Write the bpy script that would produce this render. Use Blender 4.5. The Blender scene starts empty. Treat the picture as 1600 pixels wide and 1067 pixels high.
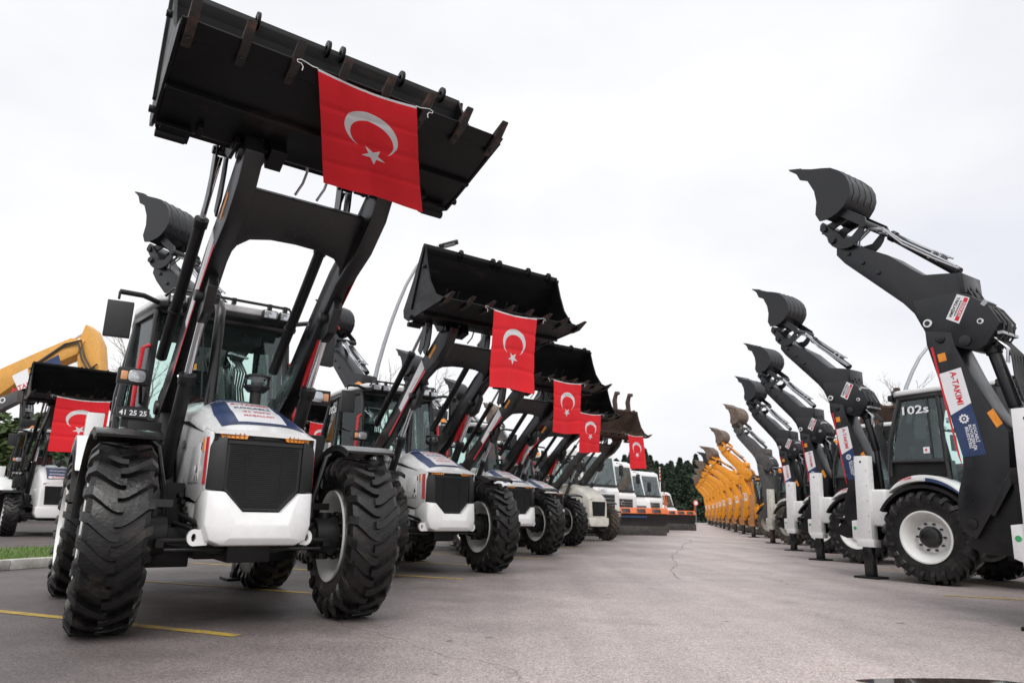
import bpy, bmesh, math, random
from mathutils import Vector, Matrix
PI = math.pi
sc = bpy.context.scene
COL = sc.collection
rnd = random.Random(7)
# ------------------------------------------------------------------ camera
F_PX, PITCH, ROLL, CAM_H = 1081.8, 0.241, 0.022, 0.941
cam = bpy.data.cameras.new('camera'); camo = bpy.data.objects.new('camera', cam); COL.objects.link(camo)
cam.sensor_width = 36.0; cam.lens = 36.0 * F_PX / 1600.0; cam.clip_end = 3000; cam.clip_start = 0.05
camo.matrix_world = Matrix.Translation((0, 0, CAM_H)) @ Matrix.Rotation(PI / 2 + PITCH, 4, 'X') @ Matrix.Rotation(ROLL, 4, 'Z')
cam.dof.use_dof = True; cam.dof.focus_distance = 6.6; cam.dof.aperture_fstop = 2.8
sc.camera = camo
# ------------------------------------------------------------------ world: bright overcast
w = bpy.data.worlds.new('World'); sc.world = w; w.use_nodes = True
nt = w.node_tree; nt.nodes.clear()
def N(t, **k):
    n = nt.nodes.new(t)
    for a, b in k.items(): setattr(n, a, b)
    return n
SUN_EL, SUN_ROT = math.radians(48), math.radians(172)
sky = N('ShaderNodeTexSky', sky_type='NISHITA', sun_disc=False, sun_elevation=SUN_EL, sun_rotation=SUN_ROT, dust_density=3.0)
hsv = N('ShaderNodeHueSaturation'); hsv.inputs['Saturation'].default_value = .25; hsv.inputs['Value'].default_value = .10
nt.links.new(sky.outputs[0], hsv.inputs['Color'])
tc = N('ShaderNodeTexCoord'); mp = N('ShaderNodeMapping'); mp.inputs['Scale'].default_value = (1, 1, 2.2); mp.inputs['Location'].default_value = (.35, .1, 0)
nt.links.new(tc.outputs['Generated'], mp.inputs[0])
nz = N('ShaderNodeTexNoise'); nz.inputs['Scale'].default_value = 1.5; nz.inputs['Detail'].default_value = 5; nz.inputs['Roughness'].default_value = .5
nt.links.new(mp.outputs[0], nz.inputs['Vector'])
rp = N('ShaderNodeValToRGB'); rp.color_ramp.elements[0].position = .32; rp.color_ramp.elements[0].color = (.76, .78, .85, 1)
rp.color_ramp.elements[1].position = .6; rp.color_ramp.elements[1].color = (.955, .955, .965, 1)
nt.links.new(nz.outputs['Fac'], rp.inputs[0])
mx = N('ShaderNodeMix', data_type='RGBA'); mx.inputs[0].default_value = .93
nt.links.new(hsv.outputs[0], mx.inputs[6]); nt.links.new(rp.outputs[0], mx.inputs[7])
bg = N('ShaderNodeBackground'); bg.inputs[1].default_value = 1.12
out = N('ShaderNodeOutputWorld'); nt.links.new(mx.outputs[2], bg.inputs[0]); nt.links.new(bg.outputs[0], out.inputs[0])
sl = bpy.data.lights.new('sun', 'SUN'); sl.energy = 2.0; sl.angle = math.radians(40); sl.color = (1, .97, .93)
so = bpy.data.objects.new('sun', sl); COL.objects.link(so)
so.rotation_euler = (PI / 2 - SUN_EL, 0, PI - SUN_ROT); so.location = (0, 0, 30)
sc.view_settings.view_transform = 'Standard'; sc.view_settings.look = 'None'; sc.view_settings.gamma = 1; sc.view_settings.exposure = 0
sc.render.engine = 'CYCLES'
sc.cycles.max_bounces = 6; sc.cycles.transparent_max_bounces = 24

# ------------------------------------------------------------------ materials
MATS = {}
def mat(name, col, rough=.5, metal=0.0, dirt=None, damt=.5, dscale=3.0, dlo=.45, dhi=.7, var=.12, bump=0.0, bscale=60, coat=0.0, stretch=(1, 1, 1), rvar=.12, emit=0, spec=.5):
    m = bpy.data.materials.new(name); m.use_nodes = True; t = m.node_tree; b = t.nodes['Principled BSDF']
    def n(ty, **k):
        q = t.nodes.new(ty)
        for a, c in k.items(): setattr(q, a, c)
        return q
    L = t.links.new
    tcn = n('ShaderNodeTexCoord'); oi = n('ShaderNodeObjectInfo'); ad = n('ShaderNodeVectorMath', operation='ADD'); sc_ = n('ShaderNodeVectorMath', operation='SCALE')
    cmb = n('ShaderNodeCombineXYZ'); [L(oi.outputs['Random'], cmb.inputs[i]) for i in range(3)]
    L(cmb.outputs[0], sc_.inputs[0]); sc_.inputs['Scale'].default_value = 13.0
    mpn = n('ShaderNodeMapping'); mpn.inputs['Scale'].default_value = stretch
    L(tcn.outputs['Object'], mpn.inputs[0]); L(mpn.outputs[0], ad.inputs[0]); L(sc_.outputs[0], ad.inputs[1])
    n1 = n('ShaderNodeTexNoise'); n1.inputs['Scale'].default_value = dscale; n1.inputs['Detail'].default_value = 8; n1.inputs['Roughness'].default_value = .62
    L(ad.outputs[0], n1.inputs['Vector'])
    # slow variation of the base colour
    n2 = n('ShaderNodeTexNoise'); n2.inputs['Scale'].default_value = dscale * 4.3; n2.inputs['Detail'].default_value = 5
    L(ad.outputs[0], n2.inputs['Vector'])
    mr = n('ShaderNodeMapRange'); mr.inputs[1].default_value = .3; mr.inputs[2].default_value = .7; mr.inputs[3].default_value = 1 - var; mr.inputs[4].default_value = 1 + var
    L(n2.outputs['Fac'], mr.inputs[0])
    vm = n('ShaderNodeVectorMath', operation='SCALE'); vm.inputs[0].default_value = col[:3]; L(mr.outputs[0], vm.inputs['Scale'])
    src = vm.outputs[0]
    if dirt:
        dr = n('ShaderNodeMapRange', clamp=True); dr.inputs[1].default_value = dlo; dr.inputs[2].default_value = dhi; dr.inputs[3].default_value = 0; dr.inputs[4].default_value = damt
        L(n1.outputs['Fac'], dr.inputs[0])
        mm = n('ShaderNodeMix', data_type='RGBA'); L(dr.outputs[0], mm.inputs[0]); L(src, mm.inputs[6]); mm.inputs[7].default_value = (*dirt[:3], 1)
        src = mm.outputs[2]
    L(src, b.inputs['Base Color'])
    rr = n('ShaderNodeMapRange'); rr.inputs[1].default_value = .3; rr.inputs[2].default_value = .7; rr.inputs[3].default_value = max(.03, rough - rvar); rr.inputs[4].default_value = min(1, rough + rvar)
    L(n1.outputs['Fac'], rr.inputs[0]); L(rr.outputs[0], b.inputs['Roughness'])
    b.inputs['Metallic'].default_value = metal; b.inputs['Coat Weight'].default_value = coat; b.inputs['Coat Roughness'].default_value = .08
    b.inputs['Specular IOR Level'].default_value = spec
    if bump:
        n3 = n('ShaderNodeTexNoise'); n3.inputs['Scale'].default_value = bscale; n3.inputs['Detail'].default_value = 6
        L(ad.outputs[0], n3.inputs['Vector'])
        bp = n('ShaderNodeBump'); bp.inputs['Strength'].default_value = bump; bp.inputs['Distance'].default_value = .01
        L(n3.outputs['Fac'], bp.inputs['Height']); L(bp.outputs[0], b.inputs['Normal'])
    if emit: b.inputs['Emission Color'].default_value = (*col[:3], 1); b.inputs['Emission Strength'].default_value = emit
    MATS[name] = m
    return m
def glass(name, tint, refl=.06):
    m = bpy.data.materials.new(name); m.use_nodes = True; t = m.node_tree; t.nodes.clear()
    o = t.nodes.new('ShaderNodeOutputMaterial'); mxs = t.nodes.new('ShaderNodeMixShader'); tr = t.nodes.new('ShaderNodeBsdfTransparent'); gl = t.nodes.new('ShaderNodeBsdfGlossy')
    fr = t.nodes.new('ShaderNodeLayerWeight'); fr.inputs[0].default_value = .18
    tr.inputs[0].default_value = (*tint, 1); gl.inputs['Roughness'].default_value = .02; gl.inputs[0].default_value = (.9, .95, .95, 1)
    ma = t.nodes.new('ShaderNodeMath'); ma.operation = 'ADD'; ma.inputs[1].default_value = refl
    t.links.new(fr.outputs['Fresnel'], ma.inputs[0])
    t.links.new(ma.outputs[0], mxs.inputs[0]); t.links.new(tr.outputs[0], mxs.inputs[1]); t.links.new(gl.outputs[0], mxs.inputs[2]); t.links.new(mxs.outputs[0], o.inputs[0])
    MATS[name] = m
BR = (.10, .065, .04)
mat('white', (.80, .80, .80), .28, var=.03, dirt=(.55, .53, .5), damt=.25, dlo=.5, dhi=.8, coat=.5)
mat('oldwhite', (.66, .64, .58), .45, var=.06, dirt=(.35, .30, .22), damt=.6, dlo=.45, dhi=.75)
mat('black', (.008, .008, .009), .30, var=.2, dirt=(.05, .045, .04), damt=.25, dscale=2.5, coat=.25)
mat('matte', (.007, .007, .008), .5, var=.2, dirt=(.045, .04, .036), damt=.3, dscale=5, spec=.35)
mat('grey', (.0095, .010, .0125), .34, var=.10, dirt=(.05, .048, .045), damt=.2, dscale=3, bump=.03, bscale=120)
mat('armblack', (.0065, .0065, .008), .32, var=.12, dirt=(.03, .027, .025), damt=.35, dscale=3, spec=.5)
mat('oldgrey', (.07, .07, .075), .6, var=.2, dirt=(.16, .12, .08), damt=.6, dscale=3)
mat('bucketblack', (.0045, .0045, .0052), .40, var=.25, dirt=(.06, .036, .022), damt=.5, dscale=2.6, dlo=.60, dhi=.76, stretch=(1, .5, 2.2), spec=.26)
mat('worn', (.014, .011, .010), .55, var=.4, dirt=(.11, .045, .025), damt=.75, dscale=8, dlo=.50, dhi=.68, bump=.3)
mat('rust', (.060, .036, .026), .75, var=.35, dirt=(.13, .085, .06), damt=.8, dscale=4, bump=.3)
mat('mudsteel', (.17, .125, .095), .6, var=.4, dirt=(.07, .045, .03), damt=.8, dscale=6, bump=.2)
mat('rubber', (.0065, .0065, .007), .36, var=.3, dirt=(.065, .052, .042), damt=.5, dscale=6.5, dlo=.52, dhi=.70, stretch=(1, .6, 1), bump=.35, bscale=45, rvar=.2)
mat('oldrubber', (.03, .028, .026), .7, var=.3, dirt=(.12, .09, .065), damt=.8, dscale=4, dlo=.4, dhi=.6, bump=.35, bscale=45)
mat('rimwhite', (.78, .78, .76), .35, var=.04, dirt=(.4, .36, .3), damt=.35, dlo=.52, dhi=.8)
mat('oldrim', (.25, .24, .21), .6, var=.2, dirt=(.12, .09, .06), damt=.7)
mat('chrome', (.72, .73, .76), .16, metal=1.0, var=.03)
mat('steel', (.45, .46, .48), .35, metal=.8, var=.08)
mat('hose', (.03, .03, .032), .5)
mat('plastic', (.012, .012, .0135), .5, var=.1)
mat('dark', (.008, .008, .009), .7)
mat('interior', (.025, .027, .03), .7)
mat('red', (.60, .012, .02), .35, var=.08, coat=.3)
mat('redlens', (.45, .01, .01), .2)
mat('amber', (.72, .24, .015), .25, var=.05)
mat('palamber', (.75, .36, .18), .25, var=.05)
mat('lens', (.55, .57, .6), .12, metal=.6, var=.25, dscale=20)
mat('navy', (.022, .045, .13), .35, var=.12, dirt=(.06, .09, .18), damt=.4)
mat('decalwhite', (.82, .82, .84), .4, var=.02)
mat('decalred', (.66, .02, .035), .4, var=.03)
mat('decalblack', (.015, .015, .018), .4)
mat('orangesticker', (.85, .30, .03), .4)
mat('greensticker', (.05, .35, .12), .4)
mat('yellow', (.80, .30, .010), .42, var=.08, dirt=(.42, .22, .04), damt=.5, dscale=3, dlo=.5, dhi=.8)
mat('orange', (.75, .15, .03), .45, var=.1, dirt=(.3, .12, .06), damt=.5)
mat('excyellow', (.70, .35, .07), .42, var=.08, dirt=(.45, .26, .08), damt=.4)
mat('concrete', (.50, .49, .46), .85, var=.15, dirt=(.22, .21, .18), damt=.7, dscale=4, bump=.4, bscale=50)
mat('kerbyellow', (.62, .38, .05), .7, var=.2, dirt=(.3, .25, .15), damt=.6, bump=.3)
mat('galv', (.36, .37, .39), .5, metal=.4, var=.08)
mat('bark', (.075, .06, .05), .9, var=.3, bump=.5, bscale=30)
mat('signred', (.6, .03, .03), .4)
mat('oldblack', (.035, .033, .032), .6, var=.3, dirt=(.12, .095, .07), damt=.6)
mat('tan', (.45, .33, .2), .6)
mat('tanorange', (.48, .21, .07), .6, var=.15, dirt=(.3, .16, .08), damt=.5)
mat('rope', (.7, .7, .68), .7)
mat('plowblue', (.05, .11, .26), .5, var=.2)
mat('plowblack', (.010, .010, .011), .5, var=.3, dirt=(.045, .026, .02), damt=.5, dscale=3)
glass('glass', (.90, .975, .955), .035)
glass('truckglass', (.30, .36, .38), .10)
glass('clear', (.9, .92, .94), .1)

# ------------------------------------------------------------------ mesh helpers
def V(*a): return Vector(a)
class MB:
    def __init__(s): s.bm = bmesh.new(); s.mats = []; s.mi = 0
    def m(s, name):
        if name not in s.mats: s.mats.append(name)
        s.mi = s.mats.index(name); return s
    def face(s, vs):
        try:
            f = s.bm.faces.new(vs); f.material_index = s.mi; return f
        except ValueError: return None
    def verts(s, ps): return [s.bm.verts.new(p) for p in ps]
    def poly(s, ps): return s.face(s.verts(ps))
    def hexa(s, p):  # 8 points: bottom 4, top 4
        v = s.verts(p)
        for q in ((3, 2, 1, 0), (4, 5, 6, 7), (0, 1, 5, 4), (1, 2, 6, 5), (2, 3, 7, 6), (3, 0, 4, 7)): s.face([v[i] for i in q])
        return s
    def box(s, c, d, rot=None):
        x, y, z = d[0] / 2, d[1] / 2, d[2] / 2
        ps = [V(-x, -y, -z), V(x, -y, -z), V(x, y, -z), V(-x, y, -z), V(-x, -y, z), V(x, -y, z), V(x, y, z), V(-x, y, z)]
        if rot is not None: ps = [rot @ p for p in ps]
        return s.hexa([p + V(*c) for p in ps])
    def b2(s, a, b): return s.box([(a[i] + b[i]) / 2 for i in range(3)], [abs(b[i] - a[i]) for i in range(3)])
    def prism(s, pts, a, b, ax='y'):
        # pts 2D; ax 'y': (x,z) extruded in y ; 'x': (y,z) ; 'z': (x,y)
        f = {'y': lambda p, t: (p[0], t, p[1]), 'x': lambda p, t: (t, p[0], p[1]), 'z': lambda p, t: (p[0], p[1], t)}[ax]
        A = s.verts([f(p, a) for p in pts]); B = s.verts([f(p, b) for p in pts]); n = len(pts)
        s.face(A); s.face(B[::-1])
        for i in range(n): s.face([A[(i + 1) % n], A[i], B[i], B[(i + 1) % n]])
        return s
    def frame(s, d):
        d = d.normalized(); u = d.cross(V(0, 0, 1))
        if u.length < 1e-3: u = V(1, 0, 0)
        u.normalize(); return u, d.cross(u).normalized()
    def cyl(s, p0, p1, r0, r1=None, n=16, caps=True):
        p0, p1 = V(*p0), V(*p1); r1 = r0 if r1 is None else r1; u, v = s.frame(p1 - p0)
        A = s.verts([p0 + (u * math.cos(2 * PI * i / n) + v * math.sin(2 * PI * i / n)) * r0 for i in range(n)])
        B = s.verts([p1 + (u * math.cos(2 * PI * i / n) + v * math.sin(2 * PI * i / n)) * r1 for i in range(n)])
        for i in range(n): s.face([A[i], A[(i + 1) % n], B[(i + 1) % n], B[i]])
        if caps: s.face(A[::-1]); s.face(B)
        return s
    def tube(s, pts, r, n=8, rr=None):
        pts = [V(*p) for p in pts]; prev = None; rings = []
        for i, p in enumerate(pts):
            d = (pts[min(i + 1, len(pts) - 1)] - pts[max(i - 1, 0)]).normalized()
            if prev is None: u, v = s.frame(d)
            else:
                u = prev - d * prev.dot(d); u.normalize(); v = d.cross(u)
            prev = u; R = rr[i] if rr else r
            rings.append(s.verts([p + (u * math.cos(2 * PI * k / n) + v * math.sin(2 * PI * k / n)) * R for k in range(n)]))
        for a, b in zip(rings, rings[1:]):
            for k in range(n): s.face([a[k], a[(k + 1) % n], b[(k + 1) % n], b[k]])
        s.face(rings[0][::-1]); s.face(rings[-1]); return s
    def lathe(s, prof, n=32, c=(0, 0, 0), ax='y', closed=False):
        rings = []
        for r, a in prof:
            ps = []
            for i in range(n):
                t = 2 * PI * i / n; cx, cz = r * math.cos(t), r * math.sin(t)
                p = (cx, a, cz) if ax == 'y' else ((cx, cz, a) if ax == 'z' else (a, cx, cz))
                ps.append((p[0] + c[0], p[1] + c[1], p[2] + c[2]))
            rings.append(s.verts(ps))
        pr = list(zip(rings, rings[1:])) + ([(rings[-1], rings[0])] if closed else [])
        for a, b in pr:
            for i in range(n): s.face([a[i], a[(i + 1) % n], b[(i + 1) % n], b[i]])
        if not closed:
            if prof[0][0] > 1e-4: s.face(rings[0][::-1])
            if prof[-1][0] > 1e-4: s.face(rings[-1])
        return s
    def strip(s, pl, th, a, b):  # plate following polyline in x,z, thickness th to the left, extruded y a..b
        P = [V(p[0], p[1]) for p in pl]; off = []
        for i, p in enumerate(P):
            d1 = (P[i] - P[i - 1]).normalized() if i else (P[1] - P[0]).normalized()
            d2 = (P[i + 1] - P[i]).normalized() if i < len(P) - 1 else d1
            nn = V(-(d1.y + d2.y), d1.x + d2.x); nn.normalize()
            k = 1 / max(.4, nn.dot(V(-d1.y, d1.x)))
            off.append(p + nn * th * k)
        for i in range(len(P) - 1):
            pass
        n = len(P); f = lambda p, t: (p.x, t, p.y)
        A0 = s.verts([f(p, a) for p in P]); A1 = s.verts([f(p, a) for p in off]); B0 = s.verts([f(p, b) for p in P]); B1 = s.verts([f(p, b) for p in off])
        for i in range(n - 1):
            s.face([A0[i], A0[i + 1], B0[i + 1], B0[i]]); s.face([A1[i + 1], A1[i], B1[i], B1[i + 1]])
            s.face([A0[i + 1], A0[i], A1[i], A1[i + 1]]); s.face([B0[i], B0[i + 1], B1[i + 1], B1[i]])
        s.face([A0[0], B0[0], B1[0], A1[0]]); s.face([A0[-1], A1[-1], B1[-1], B0[-1]])
        return s
    def pane(s, q, t=.008):
        q = [V(*p) for p in q]; nn = (q[1] - q[0]).cross(q[3] - q[0]).normalized() * t
        return s.hexa([*q, *[p + nn for p in q]])
    def text(s, string, o, xd, yd, size, lift=.003, align='CENTER', fn=None, sx=1.0):
        vs, fs = text_mesh(string, align)
        o, xd, yd = V(*o), V(*xd).normalized(), V(*yd).normalized(); nn = xd.cross(yd)
        if fn: ps = [fn(v[0] * size * sx, v[1] * size) for v in vs]
        else: ps = [o + xd * v[0] * size * sx + yd * v[1] * size + nn * lift for v in vs]
        W = s.verts(ps)
        for f in fs: s.face([W[i] for i in f])
        return s
    def build(s, name, parent=None, bevel=0, seg=2, smooth=True, loc=None, ang=35, flip=True):
        bm = s.bm
        if flip: bmesh.ops.recalc_face_normals(bm, faces=bm.faces[:])
        if bevel:
            es = [e for e in bm.edges if len(e.link_faces) == 2 and e.calc_face_angle(0) > math.radians(30)]
            bmesh.ops.bevel(bm, geom=es, offset=bevel, segments=seg, profile=.5, affect='EDGES', clamp_overlap=True)
        me = bpy.data.meshes.new(name); bm.to_mesh(me); bm.free()
        for k in s.mats: me.materials.append(MATS[k])
        if smooth:
            me.shade_smooth(); me.set_sharp_from_angle(angle=math.radians(ang))
        o = bpy.data.objects.new(name, me); COL.objects.link(o)
        if loc is not None: o.location = loc
        if parent: o.parent = parent
        return o
_tc = {}
def text_mesh(string, align='CENTER'):
    k = (string, align)
    if k in _tc: return _tc[k]
    cu = bpy.data.curves.new('t', 'FONT'); cu.body = string; cu.align_x = align; cu.resolution_u = 2; cu.offset = .022
    o = bpy.data.objects.new('t', cu); COL.objects.link(o); dg = bpy.context.evaluated_depsgraph_get(); dg.update()
    me = o.evaluated_get(dg).to_mesh(); vs = [tuple(v.co) for v in me.vertices]; fs = [tuple(p.vertices) for p in me.polygons]
    o.evaluated_get(dg).to_mesh_clear(); bpy.data.objects.remove(o); bpy.data.curves.remove(cu)
    _tc[k] = (vs, fs); return _tc[k]
def empty(name, loc=(0, 0, 0), rz=0):
    o = bpy.data.objects.new(name, None); COL.objects.link(o); o.location = loc; o.rotation_euler = (0, 0, rz); o.empty_display_size = .2; return o
def tag(o, label, cat, group=None, kind=None):
    if label: o['label'] = label
    if cat: o['category'] = cat
    if group: o['group'] = group
    if kind: o['kind'] = kind
    return o
def arc(c, r, a0, a1, n):
    return [(c[0] + r * math.cos(math.radians(a0 + (a1 - a0) * i / n)), c[1] + r * math.sin(math.radians(a0 + (a1 - a0) * i / n))) for i in range(n + 1)]
def copy_tree(o, parent=None):
    c = o.copy(); COL.objects.link(c)
    if parent: c.parent = parent
    for ch in list(KIDS.get(o.name, [])) or [x for x in o.children]: copy_tree(ch, c)
    return c
KIDS = {}
def place(root, xy, rz, z=0): root.location = (xy[0], xy[1], z); root.rotation_euler = (0, 0, rz); return root

# ------------------------------------------------------------------ ground, kerbs, grass
def ground_material():
    m = bpy.data.materials.new('asphalt'); m.use_nodes = True; t = m.node_tree; b = t.nodes['Principled BSDF']; L = t.links.new
    def n(ty, **k):
        q = t.nodes.new(ty)
        for a, c in k.items(): setattr(q, a, c)
        return q
    tcn = n('ShaderNodeTexCoord')
    def noise(s, d=6, r=.6, vec=None):
        q = n('ShaderNodeTexNoise'); q.inputs['Scale'].default_value = s; q.inputs['Detail'].default_value = d; q.inputs['Roughness'].default_value = r
        L(vec or tcn.outputs['Object'], q.inputs['Vector']); return q.outputs['Fac']
    def rng(src, a, b_, c, d):
        q = n('ShaderNodeMapRange'); q.inputs[1].default_value = a; q.inputs[2].default_value = b_; q.inputs[3].default_value = c; q.inputs[4].default_value = d; L(src, q.inputs[0]); return q.outputs[0]
    def mul(a, b_):
        q = n('ShaderNodeMath', operation='MULTIPLY'); L(a, q.inputs[0])
        if isinstance(b_, (int, float)): q.inputs[1].default_value = b_
        else: L(b_, q.inputs[1])
        return q.outputs[0]
    big = rng(noise(.22, 5), .3, .7, .82, 1.14); mid = rng(noise(1.6, 6), .3, .7, .90, 1.10)
    vor = n('ShaderNodeTexVoronoi'); vor.inputs['Scale'].default_value = 95; L(tcn.outputs['Object'], vor.inputs['Vector'])
    fine = rng(vor.outputs['Color'], 0, 1, .52, 1.52)
    fine2 = rng(noise(260, 3), .3, .7, .75, 1.25)
    # tyre tracks: stretched noise along the aisle
    mp_ = n('ShaderNodeMapping'); mp_.inputs['Rotation'].default_value = (0, 0, math.radians(14)); mp_.inputs['Scale'].default_value = (1.3, .05, 1)
    L(tcn.outputs['Object'], mp_.inputs[0]); tr = rng(noise(1.2, 4, .6, mp_.outputs[0]), .35, .65, .90, 1.06)
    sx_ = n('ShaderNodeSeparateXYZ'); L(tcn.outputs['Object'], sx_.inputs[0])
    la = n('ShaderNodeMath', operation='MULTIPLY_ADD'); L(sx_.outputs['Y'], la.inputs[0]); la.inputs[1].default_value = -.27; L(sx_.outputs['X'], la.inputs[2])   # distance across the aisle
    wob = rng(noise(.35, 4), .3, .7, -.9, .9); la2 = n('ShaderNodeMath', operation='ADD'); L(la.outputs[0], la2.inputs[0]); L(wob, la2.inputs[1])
    lw = rng(la2.outputs[0], -4.2, -.6, .50, 1.80); lr_ = rng(la2.outputs[0], .8, 3.6, 1.80, 1.15); lw2 = n('ShaderNodeMath', operation='MINIMUM'); L(lw, lw2.inputs[0]); L(lr_, lw2.inputs[1]); lw3 = n('ShaderNodeMath', operation='MAXIMUM'); L(lw2.outputs[0], lw3.inputs[0]); lw3.inputs[1].default_value = .50  # aisle worn lighter; shade by the machines and sky sheen also painted in
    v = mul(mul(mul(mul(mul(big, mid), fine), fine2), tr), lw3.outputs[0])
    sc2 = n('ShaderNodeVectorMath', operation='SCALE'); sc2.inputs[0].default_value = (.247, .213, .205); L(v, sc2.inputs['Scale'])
    # thin cracks and dark spots
    v2 = n('ShaderNodeTexVoronoi', feature='DISTANCE_TO_EDGE'); v2.inputs['Scale'].default_value = .16
    wv = n('ShaderNodeVectorMath', operation='ADD'); nzz = n('ShaderNodeTexNoise'); nzz.inputs['Scale'].default_value = .9; nzz.inputs['Detail'].default_value = 7
    L(tcn.outputs['Object'], nzz.inputs['Vector']); L(tcn.outputs['Object'], wv.inputs[0]); L(nzz.outputs['Color'], wv.inputs[1]); L(wv.outputs[0], v2.inputs['Vector'])
    cr = rng(v2.outputs['Distance'], .0, .0022, .55, 0); q = n('ShaderNodeMath', operation='MAXIMUM'); q.inputs[1].default_value = 0; L(cr, q.inputs[0])
    sp = rng(noise(5.5, 3, .5), .69, .74, 0, .7); st1 = rng(noise(.85, 6, .65), .60, .72, 0, .34); stm = n('ShaderNodeMath', operation='MAXIMUM'); L(sp, stm.inputs[0]); L(st1, stm.inputs[1]); sp = stm.outputs[0]; q2 = n('ShaderNodeMath', operation='MAXIMUM'); L(q.outputs[0], q2.inputs[0]); L(sp, q2.inputs[1]); q2.use_clamp = True
    q3 = n('ShaderNodeMath', operation='MAXIMUM'); L(q2.outputs[0], q3.inputs[0]); q3.inputs[1].default_value = 0
    mm = n('ShaderNodeMix', data_type='RGBA'); L(q3.outputs[0], mm.inputs[0]); L(sc2.outputs[0], mm.inputs[6]); mm.inputs[7].default_value = (.06, .053, .05, 1)
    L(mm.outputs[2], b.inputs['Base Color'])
    L(rng(noise(.7, 5), .3, .7, .42, .75), b.inputs['Roughness'])
    bp = n('ShaderNodeBump'); bp.inputs['Strength'].default_value = .55; bp.inputs['Distance'].default_value = .006; L(vor.outputs['Distance'], bp.inputs['Height']); L(bp.outputs[0], b.inputs['Normal'])
    MATS['asphalt'] = m
ground_material()
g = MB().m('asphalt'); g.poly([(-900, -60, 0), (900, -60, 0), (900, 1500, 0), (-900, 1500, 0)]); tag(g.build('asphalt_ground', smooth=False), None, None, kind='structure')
mat('linepaint', (.50, .34, .06), .7, var=.25, dirt=(.22, .18, .12), damt=.75, dscale=7, dlo=.42, dhi=.62, bump=.3, bscale=90)
mat('grass', (.085, .14, .03), .9, var=.35, dirt=(.12, .12, .04), damt=.6, dscale=9, bump=.8, bscale=30)
mat('blade', (.11, .19, .035), .8, var=.4)
mat('water', (.055, .042, .036), .03, var=.1, rvar=.01, spec=.9)
LD = V(.935, -.354, 0); LDn = V(.354, .935, 0)
def line(p0, p1, wd, name='parking_line'):
    p0, p1 = V(*p0, .004), V(*p1, .004); d = (p1 - p0).normalized(); nn = V(-d.y, d.x, 0) * wd / 2
    b = MB().m('linepaint'); k = 24; pr = None
    for i in range(k + 1):
        p = p0.lerp(p1, i / k); j = 1 + rnd.uniform(-.06, .06)
        q = b.verts([p - nn * j, p + nn * j])
        if pr: b.face([pr[0], q[0], q[1], pr[1]])
        pr = q
    return tag(b.build(name, smooth=False), None, None, kind='structure')
for k in range(0, 9):
    e = V(-2.0 + .69 * k, 5.55 + 2.40 * k, 0); line((e - LD * 5.0)[:2], e[:2], .11)
for k in range(0, 8):
    e = V(5.73 + .69 * k, 9.56 + 2.4 * k, 0); line(e[:2], (e + LD * 5)[:2], .11)
pd = MB().m('water'); c = V(2.66, 4.45, .003)
pd.poly([c + V(.50 * (1 + .12 * math.sin(3 * a) + .06 * math.sin(7 * a + 1)) * math.cos(a), .20 * (1 + .15 * math.sin(2 * a + 1)) * math.sin(a), 0) for a in [2 * PI * i / 60 for i in range(60)]])
tag(pd.build('puddle', smooth=False), None, None, kind='structure')
mat('tar', (.20, .175, .168), .7, var=.3)
for pts in (((4.12, 17.93), (3.85, 17.0), (3.42, 14.63), (2.86, 12.6), (2.66, 11.5), (2.62, 11.04)), ((4.12, 17.93), (5.22, 21.53), (5.9, 24.2), (6.88, 26.96), (7.5, 29.5)), ((2.9, 12.6), (3.3, 12.35), (3.9, 12.5))):
    b = MB().m('tar'); P_ = [V(*p, .0035) for p in pts]; ring = []
    for a, c in zip(P_, P_[1:]):
        for i in range(10):
            p = a.lerp(c, i / 10); d = (c - a).normalized(); nn = V(-d.y, d.x, 0); p += nn * (rnd.uniform(-.02, .02) + .02 * math.sin(p.y * 2.3)); w_ = rnd.uniform(.002, .007) * (.4 + p.y * .08); ring.append(b.verts([p - nn * w_, p + nn * w_]))
    for q, r_ in zip(ring, ring[1:]): b.face([q[0], r_[0], r_[1], q[1]])
    tag(b.build('asphalt_crack', smooth=False), None, None, kind='structure')
# kerb of the planting strip left of the machines
KP = [V(-8.3, 4.6, 0), V(-6.95, 10.2, 0), V(-5.5, 14.4, 0), V(-1.9, 27.0, 0)]
kb = MB()
for a, b_ in zip(KP, KP[1:]):
    n_ = int((b_ - a).length / .75); d = (b_ - a).normalized(); nn = V(-d.y, d.x, 0)
    for i in range(n_):
        kb.m('kerbyellow' if i % 2 == 0 and a.lerp(b_, i / n_).y > 12.3 else 'concrete')
        p = a.lerp(b_, (i + .5) / n_); L_ = (b_ - a).length / n_ - .008
        kb.box(p + nn * .09 + V(0, 0, .07), (L_, .18, .14), Matrix.Rotation(math.atan2(d.y, d.x), 3, 'Z'))
tag(kb.build('kerb', bevel=.015), None, None, kind='structure')
gs = MB().m('grass'); gp = [p + V(-.15, .05, .10) for p in KP]; gq = [p + V(-3.0, .9, .10) for p in KP]
for i in range(3): gs.poly([gp[i], gp[i + 1], gq[i + 1], gq[i]])
tag(gs.build('grass_verge', smooth=False), None, None, kind='structure')
gb = MB().m('blade')
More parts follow.
